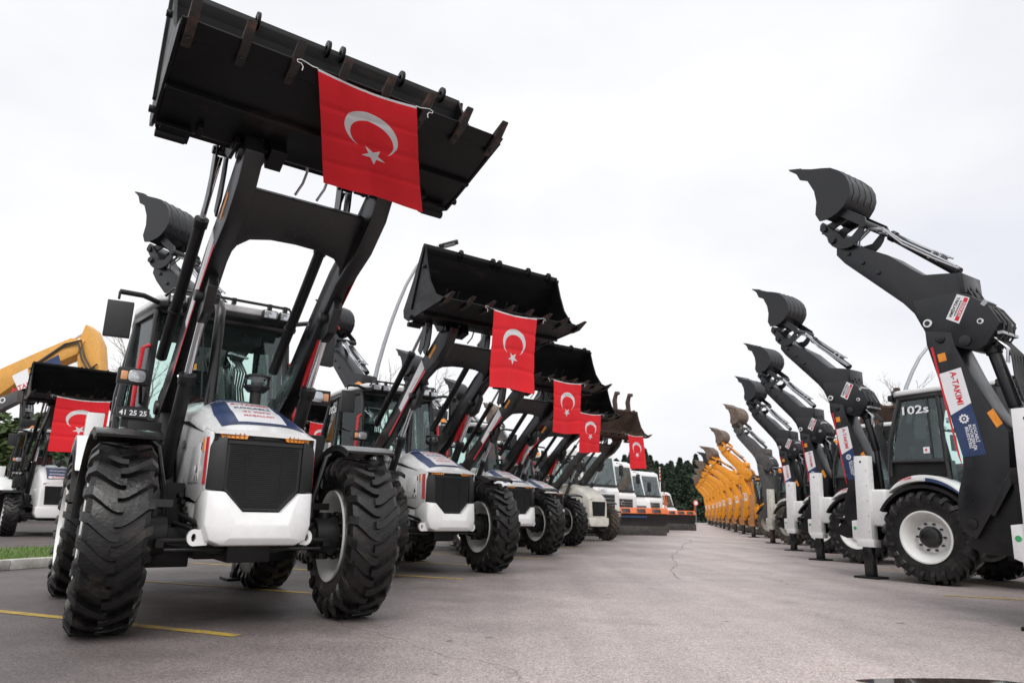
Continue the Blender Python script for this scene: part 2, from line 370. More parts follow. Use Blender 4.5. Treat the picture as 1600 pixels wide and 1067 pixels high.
for i in range(9000):
    y = rnd.uniform(6, 20); t = rnd.random(); k = 0 if y < 10.2 else (1 if y < 14.4 else 2); u = (y - KP[k].y) / (KP[k + 1].y - KP[k].y); p = KP[k].lerp(KP[k + 1], u) + V(-.2 - 2.6 * t, .8 * t, .10)
    h = rnd.uniform(.03, .08); a = rnd.uniform(0, PI); dx, dy = math.cos(a) * .008, math.sin(a) * .008
    gb.poly([p + V(-dx, -dy, 0), p + V(dx, dy, 0), p + V(rnd.uniform(-.02, .02), rnd.uniform(-.02, .02), h)])
tag(gb.build('grass', smooth=False, flip=False), 'short green grass growing on the kerbed verge at the left', 'grass', kind='stuff')

# ------------------------------------------------------------------ wheels
def tyre_mesh(R, W, rim, rub, lugs=22, name='tyre'):
    b = MB().m(rub); h = W / 2; lh = .044 * R / .7
    b.lathe([(rim - .005, -h * .86), (rim + .03, -h * .92), ((R + rim) / 2, -h * .99), (R - .07, -h * .95), (R - lh - .006, -h * .80), (R - lh, -h * .4), (R - lh + .002, 0), (R - lh, h * .4), (R - lh - .006, h * .80), (R - .07, h * .95), ((R + rim) / 2, h * .99), (rim + .03, h * .92), (rim - .005, h * .86)], n=72, closed=True)
    for s in (-1, 1):
        for i in range(lugs):
            ph = 2 * PI * (i + (.5 if s > 0 else 0)) / lugs; prev = None
            st = [(-.10, 0, 0), (.06, .0, 0), (.22, .035, 0), (.42, .11, 0), (.62, .20, 0), (.84, .30, .004), (1.0, .36, .03), (1.05, .395, .085), (1.02, .42, .135)]
            for k, (a, sh, dr) in enumerate(st):
                a = s * a * h; r0 = R - lh - .012 - dr * R / .7; r1 = R - dr * R / .7 * .9; ang = ph + sh * .62
                if k >= 6: r1 = r0 + .02
                wd = (.038 + .011 * k / 8) / R; wt = wd * .74
                out = 0 if k < 6 else s * (.012 if k < 8 else .002)
                q = [(r0, ang - wd, a), (r1, ang - wt, a + out), (r1, ang + wt, a + out), (r0, ang + wd, a)]
                if k >= 6: q = [(r0, ang - wd, a - s * .02), (r1, ang - wt, a + out), (r1, ang + wt, a + out), (r0, ang + wd, a - s * .02)]
                vs = b.verts([(r * math.cos(t), y, r * math.sin(t)) for r, t, y in q])
                if prev:
                    for j in range(3): b.face([prev[j], prev[j + 1], vs[j + 1], vs[j]])
                else: b.face(vs[::-1])
                prev = vs
            b.face(prev)
    return b
def rim_mesh(r, W, m1, m2):
    b = MB().m(m1); h = W / 2
    b.lathe([(r - .02, -h * .90), (r + .022, -h * 1.0), (r + .016, -h * .84), (r - .03, -h * .70), (r - .05, -.03), (r - .03, h * .66), (r + .016, h * .84), (r + .022, h * 1.02), (r - .002, h * 1.02), (r - .045, h * .66), (r - .07, h * .35), (.24, .0), (.19, .035), (.0, .035), (0, .02), (.19, .01), (.24, -.03), (r - .085, h * .2), (r - .068, -.03), (r - .045, -h * .7)], n=56, closed=True)
    return b
def make_wheel(parent, x, side, R, W, rub='rubber', rm='rimwhite', track=.966, cache={}, steer=0):
    key = (R, W, rub, rm); rimr = .375 if R > .65 else .30
    if key not in cache:
        t = tyre_mesh(R, W, rimr, rub).build('tyre', flip=True, ang=28); r = rim_mesh(rimr, W, rm, rm).build('wheel', ang=40)
        h = MB().m('black'); hh = W / 2
        h.lathe([(0, .0), (.165, .0), (.165, .06), (.150, .115), (.11, .13), (0, .132)], n=28)
        for i in range(10):
            a = 2 * PI * i / 10; h.cyl((.205 * math.cos(a), .02, .205 * math.sin(a)), (.205 * math.cos(a), .075, .205 * math.sin(a)), .019, n=6)
        h = h.build('hub', bevel=.003)
        cache[key] = (t.data, r.data, h.data)
        for o in (t, r, h): bpy.data.objects.remove(o)
    td, rd, hd = cache[key]
    wo = bpy.data.objects.new('wheel', rd); to = bpy.data.objects.new('tyre', td); ho = bpy.data.objects.new('hub', hd)
    for o in (wo, to, ho): COL.objects.link(o)
    wo.parent = parent; wo.location = (x, side * track, R); wo.rotation_euler = (0, rnd.uniform(0, 6) * 0, (0 if side > 0 else PI) + steer)
    to.parent = wo; to.rotation_euler = (0, rnd.uniform(0, .28), 0 if side > 0 else PI)
    if side < 0: to.rotation_euler = (0, rnd.uniform(0, .28), PI)
    ho.parent = wo
    return wo

# ------------------------------------------------------------------ backhoe loader
def hood_fn(x, y, lift=0.0):
    def itp(x, T):
        for (a, b), (c, d) in zip(T, T[1:]):
            if x <= a and x >= c: t = (a - x) / (a - c); t = t * t * (3 - 2 * t) * .3 + t * .7; return b + (d - b) * t
        return T[0][1] if x > T[0][0] else T[-1][1]
    zc = itp(x, [(.44, 1.535), (.32, 1.60), (0, 1.735), (-.35, 1.85), (-.7, 1.92), (-1.35, 1.97)])
    zs = itp(x, [(.44, 1.50), (0, 1.60), (-.52, 1.72), (-1.35, 1.80)]); wd = itp(x, [(.44, .405), (.1, .43), (-1.35, .45)])
    t = abs(y) / wd
    return V(x, y, zs + (zc - zs) * (1 - min(1, t) ** 3.4) + lift)
def hood_w(x): return .405 + (.43 - .405) * min(1, (.44 - x) / .34) if x > .1 else .43 + .02 * min(1, (.1 - x) / 1.45)
def patch(b, x0, x1, y0f, y1f, lift, nx=14, ny=12):
    rows = []
    for i in range(nx + 1):
        x = x0 + (x1 - x0) * i / nx; a, c = y0f(x), y1f(x)
        rows.append(b.verts([hood_fn(x, a + (c - a) * j / ny, lift) for j in range(ny + 1)]))
    for r, q in zip(rows, rows[1:]):
        for j in range(ny): b.face([r[j], r[j + 1], q[j + 1], q[j]])
# measured side profiles (x, z)
DIP = [(-5.8, 4.64), (-5.79, 4.71), (-5.75, 4.74), (-5.57, 4.55), (-5.44, 4.36), (-5.16, 4.17), (-4.96, 4.04), (-4.70, 3.78), (-4.59, 3.68), (-4.39, 3.64), (-4.21, 3.60), (-4.17, 3.56), (-4.20, 3.38), (-3.97, 3.17), (-3.88, 2.96), (-3.96, 2.85), (-4.04, 2.75), (-4.14, 2.71), (-4.26, 2.75), (-4.62, 2.99), (-4.67, 3.09), (-4.73, 3.25), (-4.84, 3.40), (-5.50, 4.09), (-5.60, 4.23), (-5.59, 4.32), (-5.68, 4.47)]
BOOM = [(-4.63, 3.02), (-4.63, 2.86), (-4.54, 2.4), (-4.41, 1.61), (-4.42, 1.46), (-4.49, 1.26), (-4.52, 1.11), (-4.53, .93), (-4.47, .82), (-4.38, .77), (-4.23, 1.0), (-4.09, 1.26), (-3.99, 1.45), (-3.95, 1.84), (-4.09, 2.1), (-4.23, 2.46), (-4.34, 2.80), (-4.36, 2.95)]
BKT = [(-6.08, 5.60), (-5.9, 5.53), (-5.75, 5.465), (-5.61, 5.42), (-5.48, 5.37), (-5.37, 5.28), (-5.29, 5.18), (-5.25, 5.07), (-5.25, 4.95), (-5.29, 4.86), (-5.36, 4.78), (-5.44, 4.73), (-5.53, 4.70), (-5.61, 4.69)]
EL = V(-4.2, -.42, 2.85)
def build_backhoe(P):
    """P: palette / options"""
    B, BK, AR = P['body'], P['trim'], P['arm']
    r = empty(P.get('name', 'backhoe_loader'))
    R, W, XR, TR = .70, .42, -2.615, .966
    fr = P.get('front_r', R)
    # ---- hood
    if P.get('hood', 1) == 1:
        b = MB().m(B); rows = []
        xs = [.44, .425, .38, .3, .2, .1, 0, -.15, -.3, -.5, -.7, -.9, -1.1, -1.35]
        for x in xs:
            wd = hood_w(x); dd_ = .008 if x > .3 else .05; rows.append(b.verts([V(x, -wd, hood_fn(x, wd).z - dd_)] + [hood_fn(x, wd * math.sin(PI / 2 * (j / 9))) if False else hood_fn(x, wd * (j / 9) * (1.0 if abs(j) < 9 else 1)) for j in range(-9, 10)] + [V(x, wd, hood_fn(x, wd).z - dd_)]))
        for a, c in zip(rows, rows[1:]):
            for j in range(len(a) - 1): b.face([a[j], a[j + 1], c[j + 1], c[j]])
        b.face(rows[0][::-1]); b.face(rows[-1]); b.face([x[0] for x in rows] + [x[-1] for x in rows][::-1])
        hood = b.build('hood', r, ang=50)
        if P['decals']:
            d = MB().m('navy'); patch(d, .33, -.85, lambda x: -.34 + .10 * max(0, -x), lambda x: .34 - .10 * max(0, -x), .004)
            d.m('decalwhite'); patch(d, .27, -.36, lambda x: -.20 + .05 * max(0, -x), lambda x: .20 - .05 * max(0, -x), .007)
            def tx(xo, lift): return lambda u, v: hood_fn(xo - v, u, lift)
            d.m('decalred').text('A-TAKIMI', (0, 0, 0), (1, 0, 0), (0, 1, 0), .080, fn=tx(-.23, .010))
            d.m('navy').text('KOCAELİ', (0, 0, 0), (1, 0, 0), (0, 1, 0), .074, fn=tx(-.11, .010))
            d.m('decalred').text('41 kere', (0, 0, 0), (1, 0, 0), (0, 1, 0), .075, fn=tx(.04, .010)); d.text('MAŞALLAH', (0, 0, 0), (1, 0, 0), (0, 1, 0), .050, fn=tx(.14, .010))
            d.m('decalwhite').text('BÜYÜKŞEHİR BELEDİYESİ', (0, 0, 0), (1, 0, 0), (0, 1, 0), .05, fn=tx(-.46, .007))
            d.build('hood_decal', hood, flip=False, ang=60)
        # side panels
        b = MB().m(B)
        for s in (-1, 1):
            pts = [(.36, 1.06), (.40, 1.50)] + [(x, hood_fn(x, .5).z - .012) for x in (.2, 0, -.3, -.6, -1.0, -1.34)] + [(-1.36, 1.02), (-.2, 1.0), (.1, .96)]
            a0, a1 = (s * .36, s * .425); b.prism(pts, min(a0, a1), max(a0, a1))
        b.build('side_panel', r, bevel=.012)
        b = MB().m(B)
        for s in (-1, 1):   # recessed vent panel frames and seams
            b.prism([(-.28, 1.12), (-.20, 1.42), (.10, 1.44), (.10, 1.12)], s * .425 if s > 0 else -.433, .433 if s > 0 else -.425)
            b.prism([(-1.2, .78), (-1.2, 1.0), (.30, .94), (.34, .74)], min(s * .34, s * .405), max(s * .34, s * .405))
        b.build('lower_panel', r, bevel=.008)
        # grille
        for s in (-1, 1):
            b = MB().m('plastic'); b.hexa([(.40, s * .425, 1.06), (.455, s * .30, 1.06), (.42, s * .30, 1.06), (.36, s * .40, 1.06), (.385, s * .42, 1.49), (.44, s * .305, 1.47), (.40, s * .30, 1.47), (.34, s * .40, 1.49)])
            b.build('grille_surround', r, bevel=.006)
        b = MB().m('plastic'); b.prism([(-.30, 1.45), (-.30, 1.07), (-.155, .905), (.155, .905), (.30, 1.07), (.30, 1.45)], .39, .425, 'x')
        b.m('dark').prism([(-.275, 1.44), (-.275, 1.08), (-.145, .93), (.145, .93), (.275, 1.08), (.275, 1.44)], .423, .429, 'x')
        b.m('matte')
        for i in range(34):
            z = .94 + i * .0148; hw = .275 if z > 1.08 else .145 + (z - .93) / .15 * .13
            b.b2((.427, -hw + .004, z), (.434, hw - .004, z + .005))
        for y in (-.14, .14): b.b2((.43, y - .004, .94), (.437, y + .004, 1.44))
        b.m('plastic').b2((.425, -.155, .905), (.442, .155, .922)); b.b2((.424, -.30, 1.420), (.440, .30, 1.448))
        b.build('grille', r, bevel=.0015, seg=1)
        b = MB().m('dark'); b.b2((.30, -.40, 1.44), (.41, .40, 1.505)); b.m('plastic').b2((.40, -.11, 1.465), (.418, .11, 1.49)); b.build('front_recess', r, bevel=.004)
        for s in (-1, 1):
            b = MB().m('amber'); b.hexa([(.425, s * .345, 1.462), (.448, s * .16, 1.460), (.36, s * .16, 1.460), (.36, s * .345, 1.462), (.412, s * .37, 1.503), (.430, s * .14, 1.512), (.36, s * .14, 1.512), (.36, s * .37, 1.503)])
            b.m('dark')
            for k in range(5): b.b2((.425, s * (.18 + k * .034), 1.458), (.450 - k * .004, s * (.187 + k * .034), 1.506))
            b.build('headlight', r, bevel=.002, seg=1)
        # bumper
        b = MB().m(B)
        pts = [(-.425, 1.055), (-.30, 1.055), (-.155, .895), (.155, .895), (.30, 1.055), (.425, 1.055), (.43, .80), (.385, .67), (.30, .635), (-.30, .635), (-.385, .67), (-.43, .80)]
        A = b.verts([(.05, y * .97, z) for y, z in pts]); M_ = b.verts([(.40, y, z) for y, z in pts])
        fx = [.40, .45, .47, .47, .45, .40, .42, .455, .47, .47, .455, .42]
        Fv = b.verts([(fx[i] + .035, y * .955, z + (.012 if z < .7 else -.012 if z > 1.0 else 0)) for i, (y, z) in enumerate(pts)])
        n = len(pts)
        for a, c in ((A, M_), (M_, Fv)):
            for i in range(n): b.face([a[i], a[(i + 1) % n], c[(i + 1) % n], c[i]])
        b.face(A[::-1])
        # bulged centre
        cen = b.verts([(.56, -.20, .80), (.56, .20, .80), (.55, .235, .70), (.55, -.235, .70)])
        b.face([Fv[2], Fv[3], cen[1], cen[0]]); b.face([Fv[3], Fv[4], cen[1]]); b.face([Fv[4], Fv[5], Fv[6], cen[1]]); b.face([Fv[6], Fv[7], cen[2], cen[1]]); b.face([Fv[7], Fv[8], cen[2]])
        b.face([Fv[8], Fv[9], cen[3], cen[2]]); b.face([Fv[9], Fv[10], cen[3]]); b.face([Fv[10], Fv[11], cen[0], cen[3]]); b.face([Fv[11], Fv[0], Fv[1], cen[0]]); b.face([Fv[1], Fv[2], cen[0]]); b.face([cen[0], cen[1], cen[2], cen[3]])
        bump = b.build('bumper', r, bevel=.010, ang=30)
        for s in (-1, 1):
            b = MB().m(B); c_ = (s * .455 if s < 0 else .405, .70); n = 28
            o_ = [(c_[0] + .052 * math.cos(2 * PI * i / n), c_[1] + .062 * math.sin(2 * PI * i / n)) for i in range(n)]
            h_ = [(c_[0] + s * .005 + .017 * math.cos(2 * PI * i / n), c_[1] + .030 * math.sin(2 * PI * i / n)) for i in range(n)]
            o_ = [(p[0] if s * (c_[0] - p[0]) < .02 else s * .36, p[1]) for p in o_]
            rr_ = [b.verts([(x, p[0], p[1]) for p in q]) for x, q in ((.36, o_), (.40, o_), (.40, h_), (.36, h_))]
            for a, c in zip(rr_, rr_[1:] + rr_[:1]):
                for i in range(n): b.face([a[i], a[(i + 1) % n], c[(i + 1) % n], c[i]])
            b.build('tow_eye', bump, bevel=0)
        if P['decals']:
            for s in (-1, 1):
                b = MB(); b.m('decalred')
                for k in range(3):
                    x = .355 - k * .034; b.prism([(x, 1.10), (x + .022, 1.10), (x + .006, 1.47), (x - .016, 1.47)], s * .427 if s > 0 else -.430, .430 if s > 0 else -.427)
                b.build('stripe_decal', r); b = MB(); b.m('orangesticker').b2((.17, s * .426, 1.36), (.215, s * .432, 1.47)); b.m('navy').b2((.10, s * .426, 1.38), (.125, s * .430, 1.44))
                b.build('side_sticker', r); b = MB(); b.m('decalblack').text('102s', (-.62, s * .436, 1.43), (-s, 0, 0), (0, 0, 1), .11, 0.002)
                b.build('model_lettering', r); b = MB(); b.m('decalblack').prism([(.02, 1.20), (.05, 1.27), (.08, 1.20)], min(s * .433, s * .436), max(s * .433, s * .436)); b.prism([(-.02, 1.13), (.02, 1.13), (.02, 1.18)], min(s * .433, s * .436), max(s * .433, s * .436)); b.prism([(.09, 1.13), (.12, 1.13), (.09, 1.17)], min(s * .433, s * .436), max(s * .433, s * .436))
                b.build('emblem_decal', r)
    else:   # older rounded hood, smaller front
        b = MB().m(B)
        sec = []
        for x, z0, z1, wd in ((.64, .82, 1.42, .38), (.60, .76, 1.52, .42), (.34, .74, 1.70, .45), (0, .8, 1.86, .46), (-.6, .8, 1.96, .47), (-1.35, .8, 2.0, .47)):
            sec.append(b.verts([(x, -wd, z0), (x, -wd, z1 - .22), (x, -wd + .03, z1 - .08), (x, -wd + .12, z1 - .01), (x, 0, z1 + .02), (x, wd - .12, z1 - .01), (x, wd - .03, z1 - .08), (x, wd, z1 - .22), (x, wd, z0)]))
        for a, c in zip(sec, sec[1:]):
            for j in range(9): b.face([a[j], a[(j + 1) % 9], c[(j + 1) % 9], c[j]])
        b.face(sec[0][::-1]); b.face(sec[-1]); b.build('hood', r, bevel=.012, ang=50)
        b = MB().m('dark'); b.prism([(-.28, .86), (.28, .86), (.32, 1.36), (-.32, 1.36)], .62, .648, 'x'); b.m('matte')
        for i in range(16): b.b2((.645, -.28, .89 + i * .029), (.654, .28, .90 + i * .029))
        b.build('grille', r)
        for s in (-1, 1):
            b = MB().m('lens'); b.box((.60, s * .30, 1.43), (.06, .14, .05)); b.build('headlight', r, bevel=.006)
        if P.get('face_decal'):
            A_, B_ = V(.60, 0, 1.545), V(.34, 0, 1.735); C_ = V(.0, 0, 1.892)
            def sl(t, y, l): p = (A_.lerp(B_, t) if t < 1 else B_.lerp(C_, t - 1)) + V(.5, 0, .85) * l; p.y = y; return p
            def quad(mn, t0, t1, hw, l):
                b.m(mn); ts = [t0] + ([1] if t0 < 1 < t1 else []) + [t1]
                for u, v in zip(ts, ts[1:]): b.poly([sl(u, -hw, l), sl(u, hw, l), sl(v, hw, l), sl(v, -hw, l)])
            b = MB(); quad('navy', .08, 1.9, .30, .006); quad('decalwhite', .12, .42, .26, .010)
            mp_ = lambda t0, k_: (lambda u, v: sl(t0 + v / k_, u, .014))
            b.m('decalred').text('A-TAKIMI', (0, 0, 0), (1, 0, 0), (0, 1, 0), .085, fn=mp_(.18, .32)); b.m('decalwhite').text('BÜYÜKŞEHİR', (0, 0, 0), (1, 0, 0), (0, 1, 0), .075, fn=mp_(.66, .32))
            b.text('KOCAELİ', (0, 0, 0), (1, 0, 0), (0, 1, 0), .10, fn=mp_(1.2, .36)); b.build('front_decal', r, flip=False)
        b = MB().m(B); b.prism([(-.46, .60), (-.40, .50), (.40, .50), (.46, .60), (.46, .80), (-.46, .80)], .20, .68, 'x'); b.build('bumper', r, bevel=.03, seg=3)
    # ---- chassis, axles
    b = MB().m(BK)
    b.b2((-3.55, -.30, .66), (.15, .30, 1.0)); b.b2((-.28, -.17, .50), (.25, .17, .74)); b.b2((-1.3, -.26, .48), (-.5, .26, .72))
    b.b2((-.75, -.66, .44), (-1.35, -.36, .92)); b.b2((-.75, .36, .44), (-1.45, .70, .92)); b.b2((-1.75, -.64, .40), (-1.4, -.45, .46)); b.b2((-1.75, .45, .40), (-1.4, .64, .46))
    b.b2((-.52, -.66, .42), (-.50, -.30, .60)); b.b2((-1.8, .3, .5), (-3.3, .5, .9)); b.b2((-1.8, -.5, .5), (-3.3, -.3, .9))
    b.b2((-.20, -.34, 1.0), (.33, .34, 1.44)); b.b2((-1.45, -.35, .95), (-.2, .35, 1.6))
    b.build('chassis', r, bevel=.012)
    b = MB().m(BK); b.cyl((0, -.62, fr), (0, .62, fr), .085); b.prism([(-.62, fr - .06), (-.25, fr - .14), (.25, fr - .14), (.62, fr - .06), (.62, fr + .06), (.25, fr + .12), (-.25, fr + .12), (-.62, fr + .06)], -.10, .10, 'x')
    for s in (-1, 1):
        b.cyl((0, s * .60, fr), (0, s * .80, fr), .15, .17); b.cyl((0, s * .80, fr), (0, s * .93, fr), .21, .19, n=24); b.cyl((0, s * .70, fr - .2), (0, s * .70, fr + .2), .055); b.box((.06, s * .66, fr - .05), (.3, .06, .07)); b.cyl((.19, s * .66, fr - .03), (.19, s * .2, fr - .03), .022)
        for i in range(10): a = 2 * PI * i / 10; b.cyl((.19 * math.cos(a), s * .78, fr + .19 * math.sin(a)), (.19 * math.cos(a), s * .815, fr + .19 * math.sin(a)), .018, n=6)
    b.cyl((.19, -.25, fr - .03), (.19, .25, fr - .03), .042)
    b.build('front_axle', r, bevel=.004, seg=1)
    b = MB().m('black'); b.cyl((.17, -.62, fr - .10), (.17, .62, fr - .10), .014, n=8); b.build('tie_rod', r)
    b = MB().m(BK); b.cyl((XR, -.75, R), (XR, .75, R), .13); b.cyl((XR, -.25, R), (XR, .25, R), .24, n=20)
    for s in (-1, 1): b.cyl((XR, s * .62, R), (XR, s * .93, R), .21, .19, n=24)
    b.build('rear_axle', r, bevel=.006)
    # black pump and valve clutter beside the front axle
    b = MB().m('matte')
    for s in (-1, 1):
        for k in range(5): b.cyl((-.42, s * (.40 + .02 * k), .80 + .055 * k), (-.18, s * (.40 + .02 * k), .80 + .055 * k), .022, n=8)
        b.box((-.45, s * .52, .95), (.3, .16, .34)); b.tube([(-.3, s * .42, .78), (.0, s * .5, .86), (.25, s * .42, .80), (.35, s * .36, .76)], .022); b.tube([(-.3, s * .5, .72), (.1, s * .56, .80), (.3, s * .46, .76)], .018)
    b.build('hydraulic_lines', r, bevel=.003, seg=1)
    for s in (-1, 1):
        make_wheel(r, 0, s, fr, W if fr > .65 else .34, P['rubber'], P['rim'], track=TR if fr > .65 else .93, steer=-.065)
        make_wheel(r, XR, s, R, W, P['rubber'], P['rim'], track=TR)
        # front fender
        b = MB().m('black' if P['decals'] else BK); c_ = (0, fr); q = arc(c_, fr + .11, 66, 172, 14)
        b.strip(q, .022, min(s * .74, s * 1.20), max(s * .74, s * 1.20)); q2 = arc(c_, fr + .085, 66, 172, 14)
        b.strip(q2, .03, min(s * 1.19, s * 1.21), max(s * 1.19, s * 1.21)); b.strip(q2, .03, min(s * .735, s * .755), max(s * .735, s * .755))
        b.box((-.12, s * .66, fr + .25), (.06, .22, .06)); b.tube([(-.12, s * .62, fr), (-.12, s * .62, fr + .3), (-.12, s * .72, fr + .7), (-.10, s * .85, fr + .80)], .025)
        b.build('front_fender', r, ang=30)
        # rear fender
        b = MB().m(BK); c_ = (XR, R); b.strip(arc(c_, .79, 18, 150, 18), .05, min(s * .70, s * 1.18), max(s * .70, s * 1.18)); rf = b.build('rear_fender', r, ang=30)
        b = MB().m(B)
        pts = arc(c_, .845, 40, 128, 16); pts2 = [(c_[0] + (.845 + .10 * math.sin(PI * i / 16) ** .7) * math.cos(math.radians(40 + 88 * i / 16)), c_[1] + (.845 + .10 * math.sin(PI * i / 16) ** .7) * math.sin(math.radians(40 + 88 * i / 16))) for i in range(17)]
        b.prism(pts + pts2[1:-1][::-1], min(s * .70, s * 1.17), max(s * .70, s * 1.17)); fp = b.build('fender_panel', rf, bevel=.01)
        if P['decals']:
            b = MB().m('navy'); ya, yb = min(s * 1.171, s * 1.174), max(s * 1.171, s * 1.174)
            i0, i1 = 1, 9; b.prism([pts[i] for i in range(i0, i1)] + [((pts[i][0] * .45 + pts2[i][0] * .55), (pts[i][1] * .45 + pts2[i][1] * .55)) for i in range(i1 - 1, i0 - 1, -1)], ya, yb)
            b.m('decalred').text('A-TAKIMI', (XR - .22, s * 1.171, R + .865), (-s, 0, -s * .22), (0, 0, 1), .05, .002); b.build('fender_decal', rf)
    # ---- cab
    b = MB().m(BK)
    for s in (-1, 1):
        b.prism([(-3.32, 1.50), (-3.30, 1.90), (-2.30, 1.88), (-2.30, 1.12), (-1.42, 1.05), (-1.42, .92), (-2.35, .92), (-2.35, 1.50)], min(s * .62, s * .77), max(s * .62, s * .77))
    b.b2((-3.30, -.63, 1.0), (-1.45, .63, 1.30)); b.b2((-3.30, -.63, 1.3), (-2.7, .63, 1.62)); b.b2((-3.34, -.66, 1.45), (-3.28, .66, 1.70)); b.b2((-1.48, -.45, 1.3), (-1.40, .45, 1.72))
    b.build('cab_base', r, bevel=.012)
    b = MB().m('black')
    CP = {}
    for s in (-1, 1):
        CP['A', s] = [(-1.44, s * .70, 1.08), (-1.50, s * .705, 1.9), (-1.66, s * .67, 2.93)]
        CP['B', s] = [(-2.30, s * .83, 1.12), (-2.33, s * .85, 1.9), (-2.38, s * .775, 2.93)]
        CP['C', s] = [(-3.27, s * .78, 1.66), (-3.22, s * .785, 2.2), (-3.02, s * .72, 2.93)]
        for k, rr in (('A', .042), ('B', .035), ('C', .045)): b.tube(CP[k, s], rr, n=10)
        b.tube([(-1.66, s * .67, 2.93), (-2.38, s * .775, 2.93), (-3.02, s * .72, 2.93)], .045, n=8); b.tube([(-1.44, s * .70, 1.10), (-2.30, s * .83, 1.12)], .035, n=8); b.tube([(-2.30, s * .85, 1.88), (-3.25, s * .785, 1.90)], .035, n=8)
        b.tube([(-2.52, s * .83, 1.86), (-2.56, s * .76, 2.93)], .022, n=6)
    b.tube([(-1.66, -.67, 2.93), (-1.66, .67, 2.93)], .045, n=8); b.tube([(-3.02, -.67, 2.93), (-3.02, .67, 2.93)], .045, n=8); b.tube([(-1.46, -.68, 1.74), (-1.46, .68, 1.74)], .035, n=8); b.tube([(-3.27, -.7, 1.66), (-3.27, .7, 1.66)], .04, n=8)
    b.build('cab_frame', r)
    b = MB().m('glass'); b.pane([(-1.475, -.66, 1.76), (-1.475, .66, 1.76), (-1.655, .64, 2.90), (-1.655, -.64, 2.90)]); b.build('windscreen', r, smooth=False)
    b = MB().m('glass'); b.pane([(-3.25, -.75, 1.68), (-3.25, .75, 1.68), (-3.04, .70, 2.90), (-3.04, -.70, 2.90)]); b.build('rear_window', r, smooth=False)
    for s in (-1, 1):
        b = MB().m('glass'); b.pane([(-1.48, s * .70, 1.13), (-2.30, s * .83, 1.14), (-2.38, s * .775, 2.90), (-1.68, s * .67, 2.90)]); b.build('door_window', r, smooth=False)
        b = MB().m('glass'); b.pane([(-2.34, s * .85, 1.90), (-3.22, s * .785, 1.91), (-3.04, s * .72, 2.90), (-2.40, s * .775, 2.90)]); qw = b.build('side_window', r, smooth=False)
        if P['decals']:
            b = MB().m('decalwhite').text('102s', (-2.77, s * .768, 2.66), (-s, -.085, 0), (0, -s * .075, 1), .19, .014, sx=1.4); b.build('window_lettering', qw); b = MB().m('decalwhite').b2((-2.66, s * .845, 2.0), (-2.56, s * .849, 2.1)); b.m('decalred').b2((-2.63, s * .8495, 2.035), (-2.60, s * .851, 2.07)); b.build('window_sticker', qw)
    b = MB().m(B); pl = [(-1.42, -.60), (-1.50, -.70), (-2.35, -.82), (-3.05, -.77), (-3.15, -.66), (-3.15, .66), (-3.05, .77), (-2.35, .82), (-1.50, .70), (-1.42, .60)]
    b.prism(pl, 2.985, 3.075, 'z'); roof = b.build('cab_roof', r, bevel=.03, seg=3)
    b = MB().m('matte'); b.prism([(x * .995 - .01, y * .99) for x, y in pl], 2.93, 2.984, 'z'); b.build('roof_lining', r, bevel=.01)
    b = MB().m('black')
    for x, s in ((-1.36, 0), (-3.2, 0)):
        b = MB().m('black'); b.tube([(x - .05 if x > -2 else x + .05, -.66, 3.02), (x, -.6, 3.10), (x, .6, 3.10), (x - .05 if x > -2 else x + .05, .66, 3.02)], .017)
        for y in (-.55, -.38, .0, .38, .55): b.box((x, y, 3.08), (.05, .045, .07))
        b.build('lamp_rail', roof, bevel=.003, seg=1)
    for x, sx in ((-1.36, 1), (-3.2, -1)):
        for y in (-.56, -.38, .38, .56):
            b = MB().m('plastic').box((x + sx * .02, y, 2.985), (.09, .155, .105)); wl = b.build('work_light', roof, bevel=.012)
            b = MB().m('lens').box((x + sx * .068, y, 2.985), (.01, .13, .08)); b.build('lens', wl, bevel=.004)
    b = MB().m('plastic').cyl((-2.3, -.5, 3.075), (-2.3, -.5, 3.10), .08); b.m('amber').lathe([(.072, 3.10), (.072, 3.17), (.055, 3.21), (.02, 3.23), (0, 3.232)], n=20, c=(-2.3, -.5, 0), ax='z'); b.build('beacon', r, bevel=.008)
    # interior
    b = MB().m('interior'); b.box((-2.55, 0, 1.62), (.50, .50, .14)); b.box((-2.82, 0, 2.02), (.14, .48, .75), Matrix.Rotation(-.15, 3, 'Y')); b.box((-2.90, 0, 2.46), (.10, .28, .18)); b.box((-2.5, 0, 1.42), (.36, .36, .28))
    b.box((-2.45, .33, 1.82), (.4, .09, .06)); b.box((-2.45, -.33, 1.82), (.4, .09, .06)); b.build('seat', r, bevel=.04, seg=3)
    b = MB().m('interior'); b.prism([(-1.85, 1.3), (-1.62, 1.3), (-1.55, 1.86), (-1.75, 1.90)], -.22, .22); b.build('console', r, bevel=.02); b = MB().m('interior'); b.b2((-2.5, -.62, 1.3), (-3.1, -.5, 1.9)); b.build('side_console', r, bevel=.02)
    b = MB().m('interior'); c_ = V(-1.98, 0, 1.98); tl = Matrix.Rotation(-.5, 3, 'Y')
    b.tube([c_ + tl @ V(.19 * math.cos(a), .19 * math.sin(a), 0) for a in [2 * PI * i / 28 for i in range(29)]], .016); b.cyl(c_, (-1.75, 0, 1.75), .035)
    for a in (0, 2.1, 4.2): b.cyl(c_, c_ + tl @ V(.18 * math.cos(a), .18 * math.sin(a), 0), .012, n=6)
    b.build('steering_wheel', r)
    b = MB().m('interior'); b.b2((-3.0, -.62, 2.88), (-1.68, .62, 2.93)); b.prism([(-1.72, 2.90), (-1.95, 2.90), (-1.80, 2.80)], -.6, .6); b.box((-1.74, .33, 2.77), (.02, .2, .1)); b.box((-1.74, -.5, 2.77), (.02, .2, .1)); b.build('headliner', r, bevel=.01)
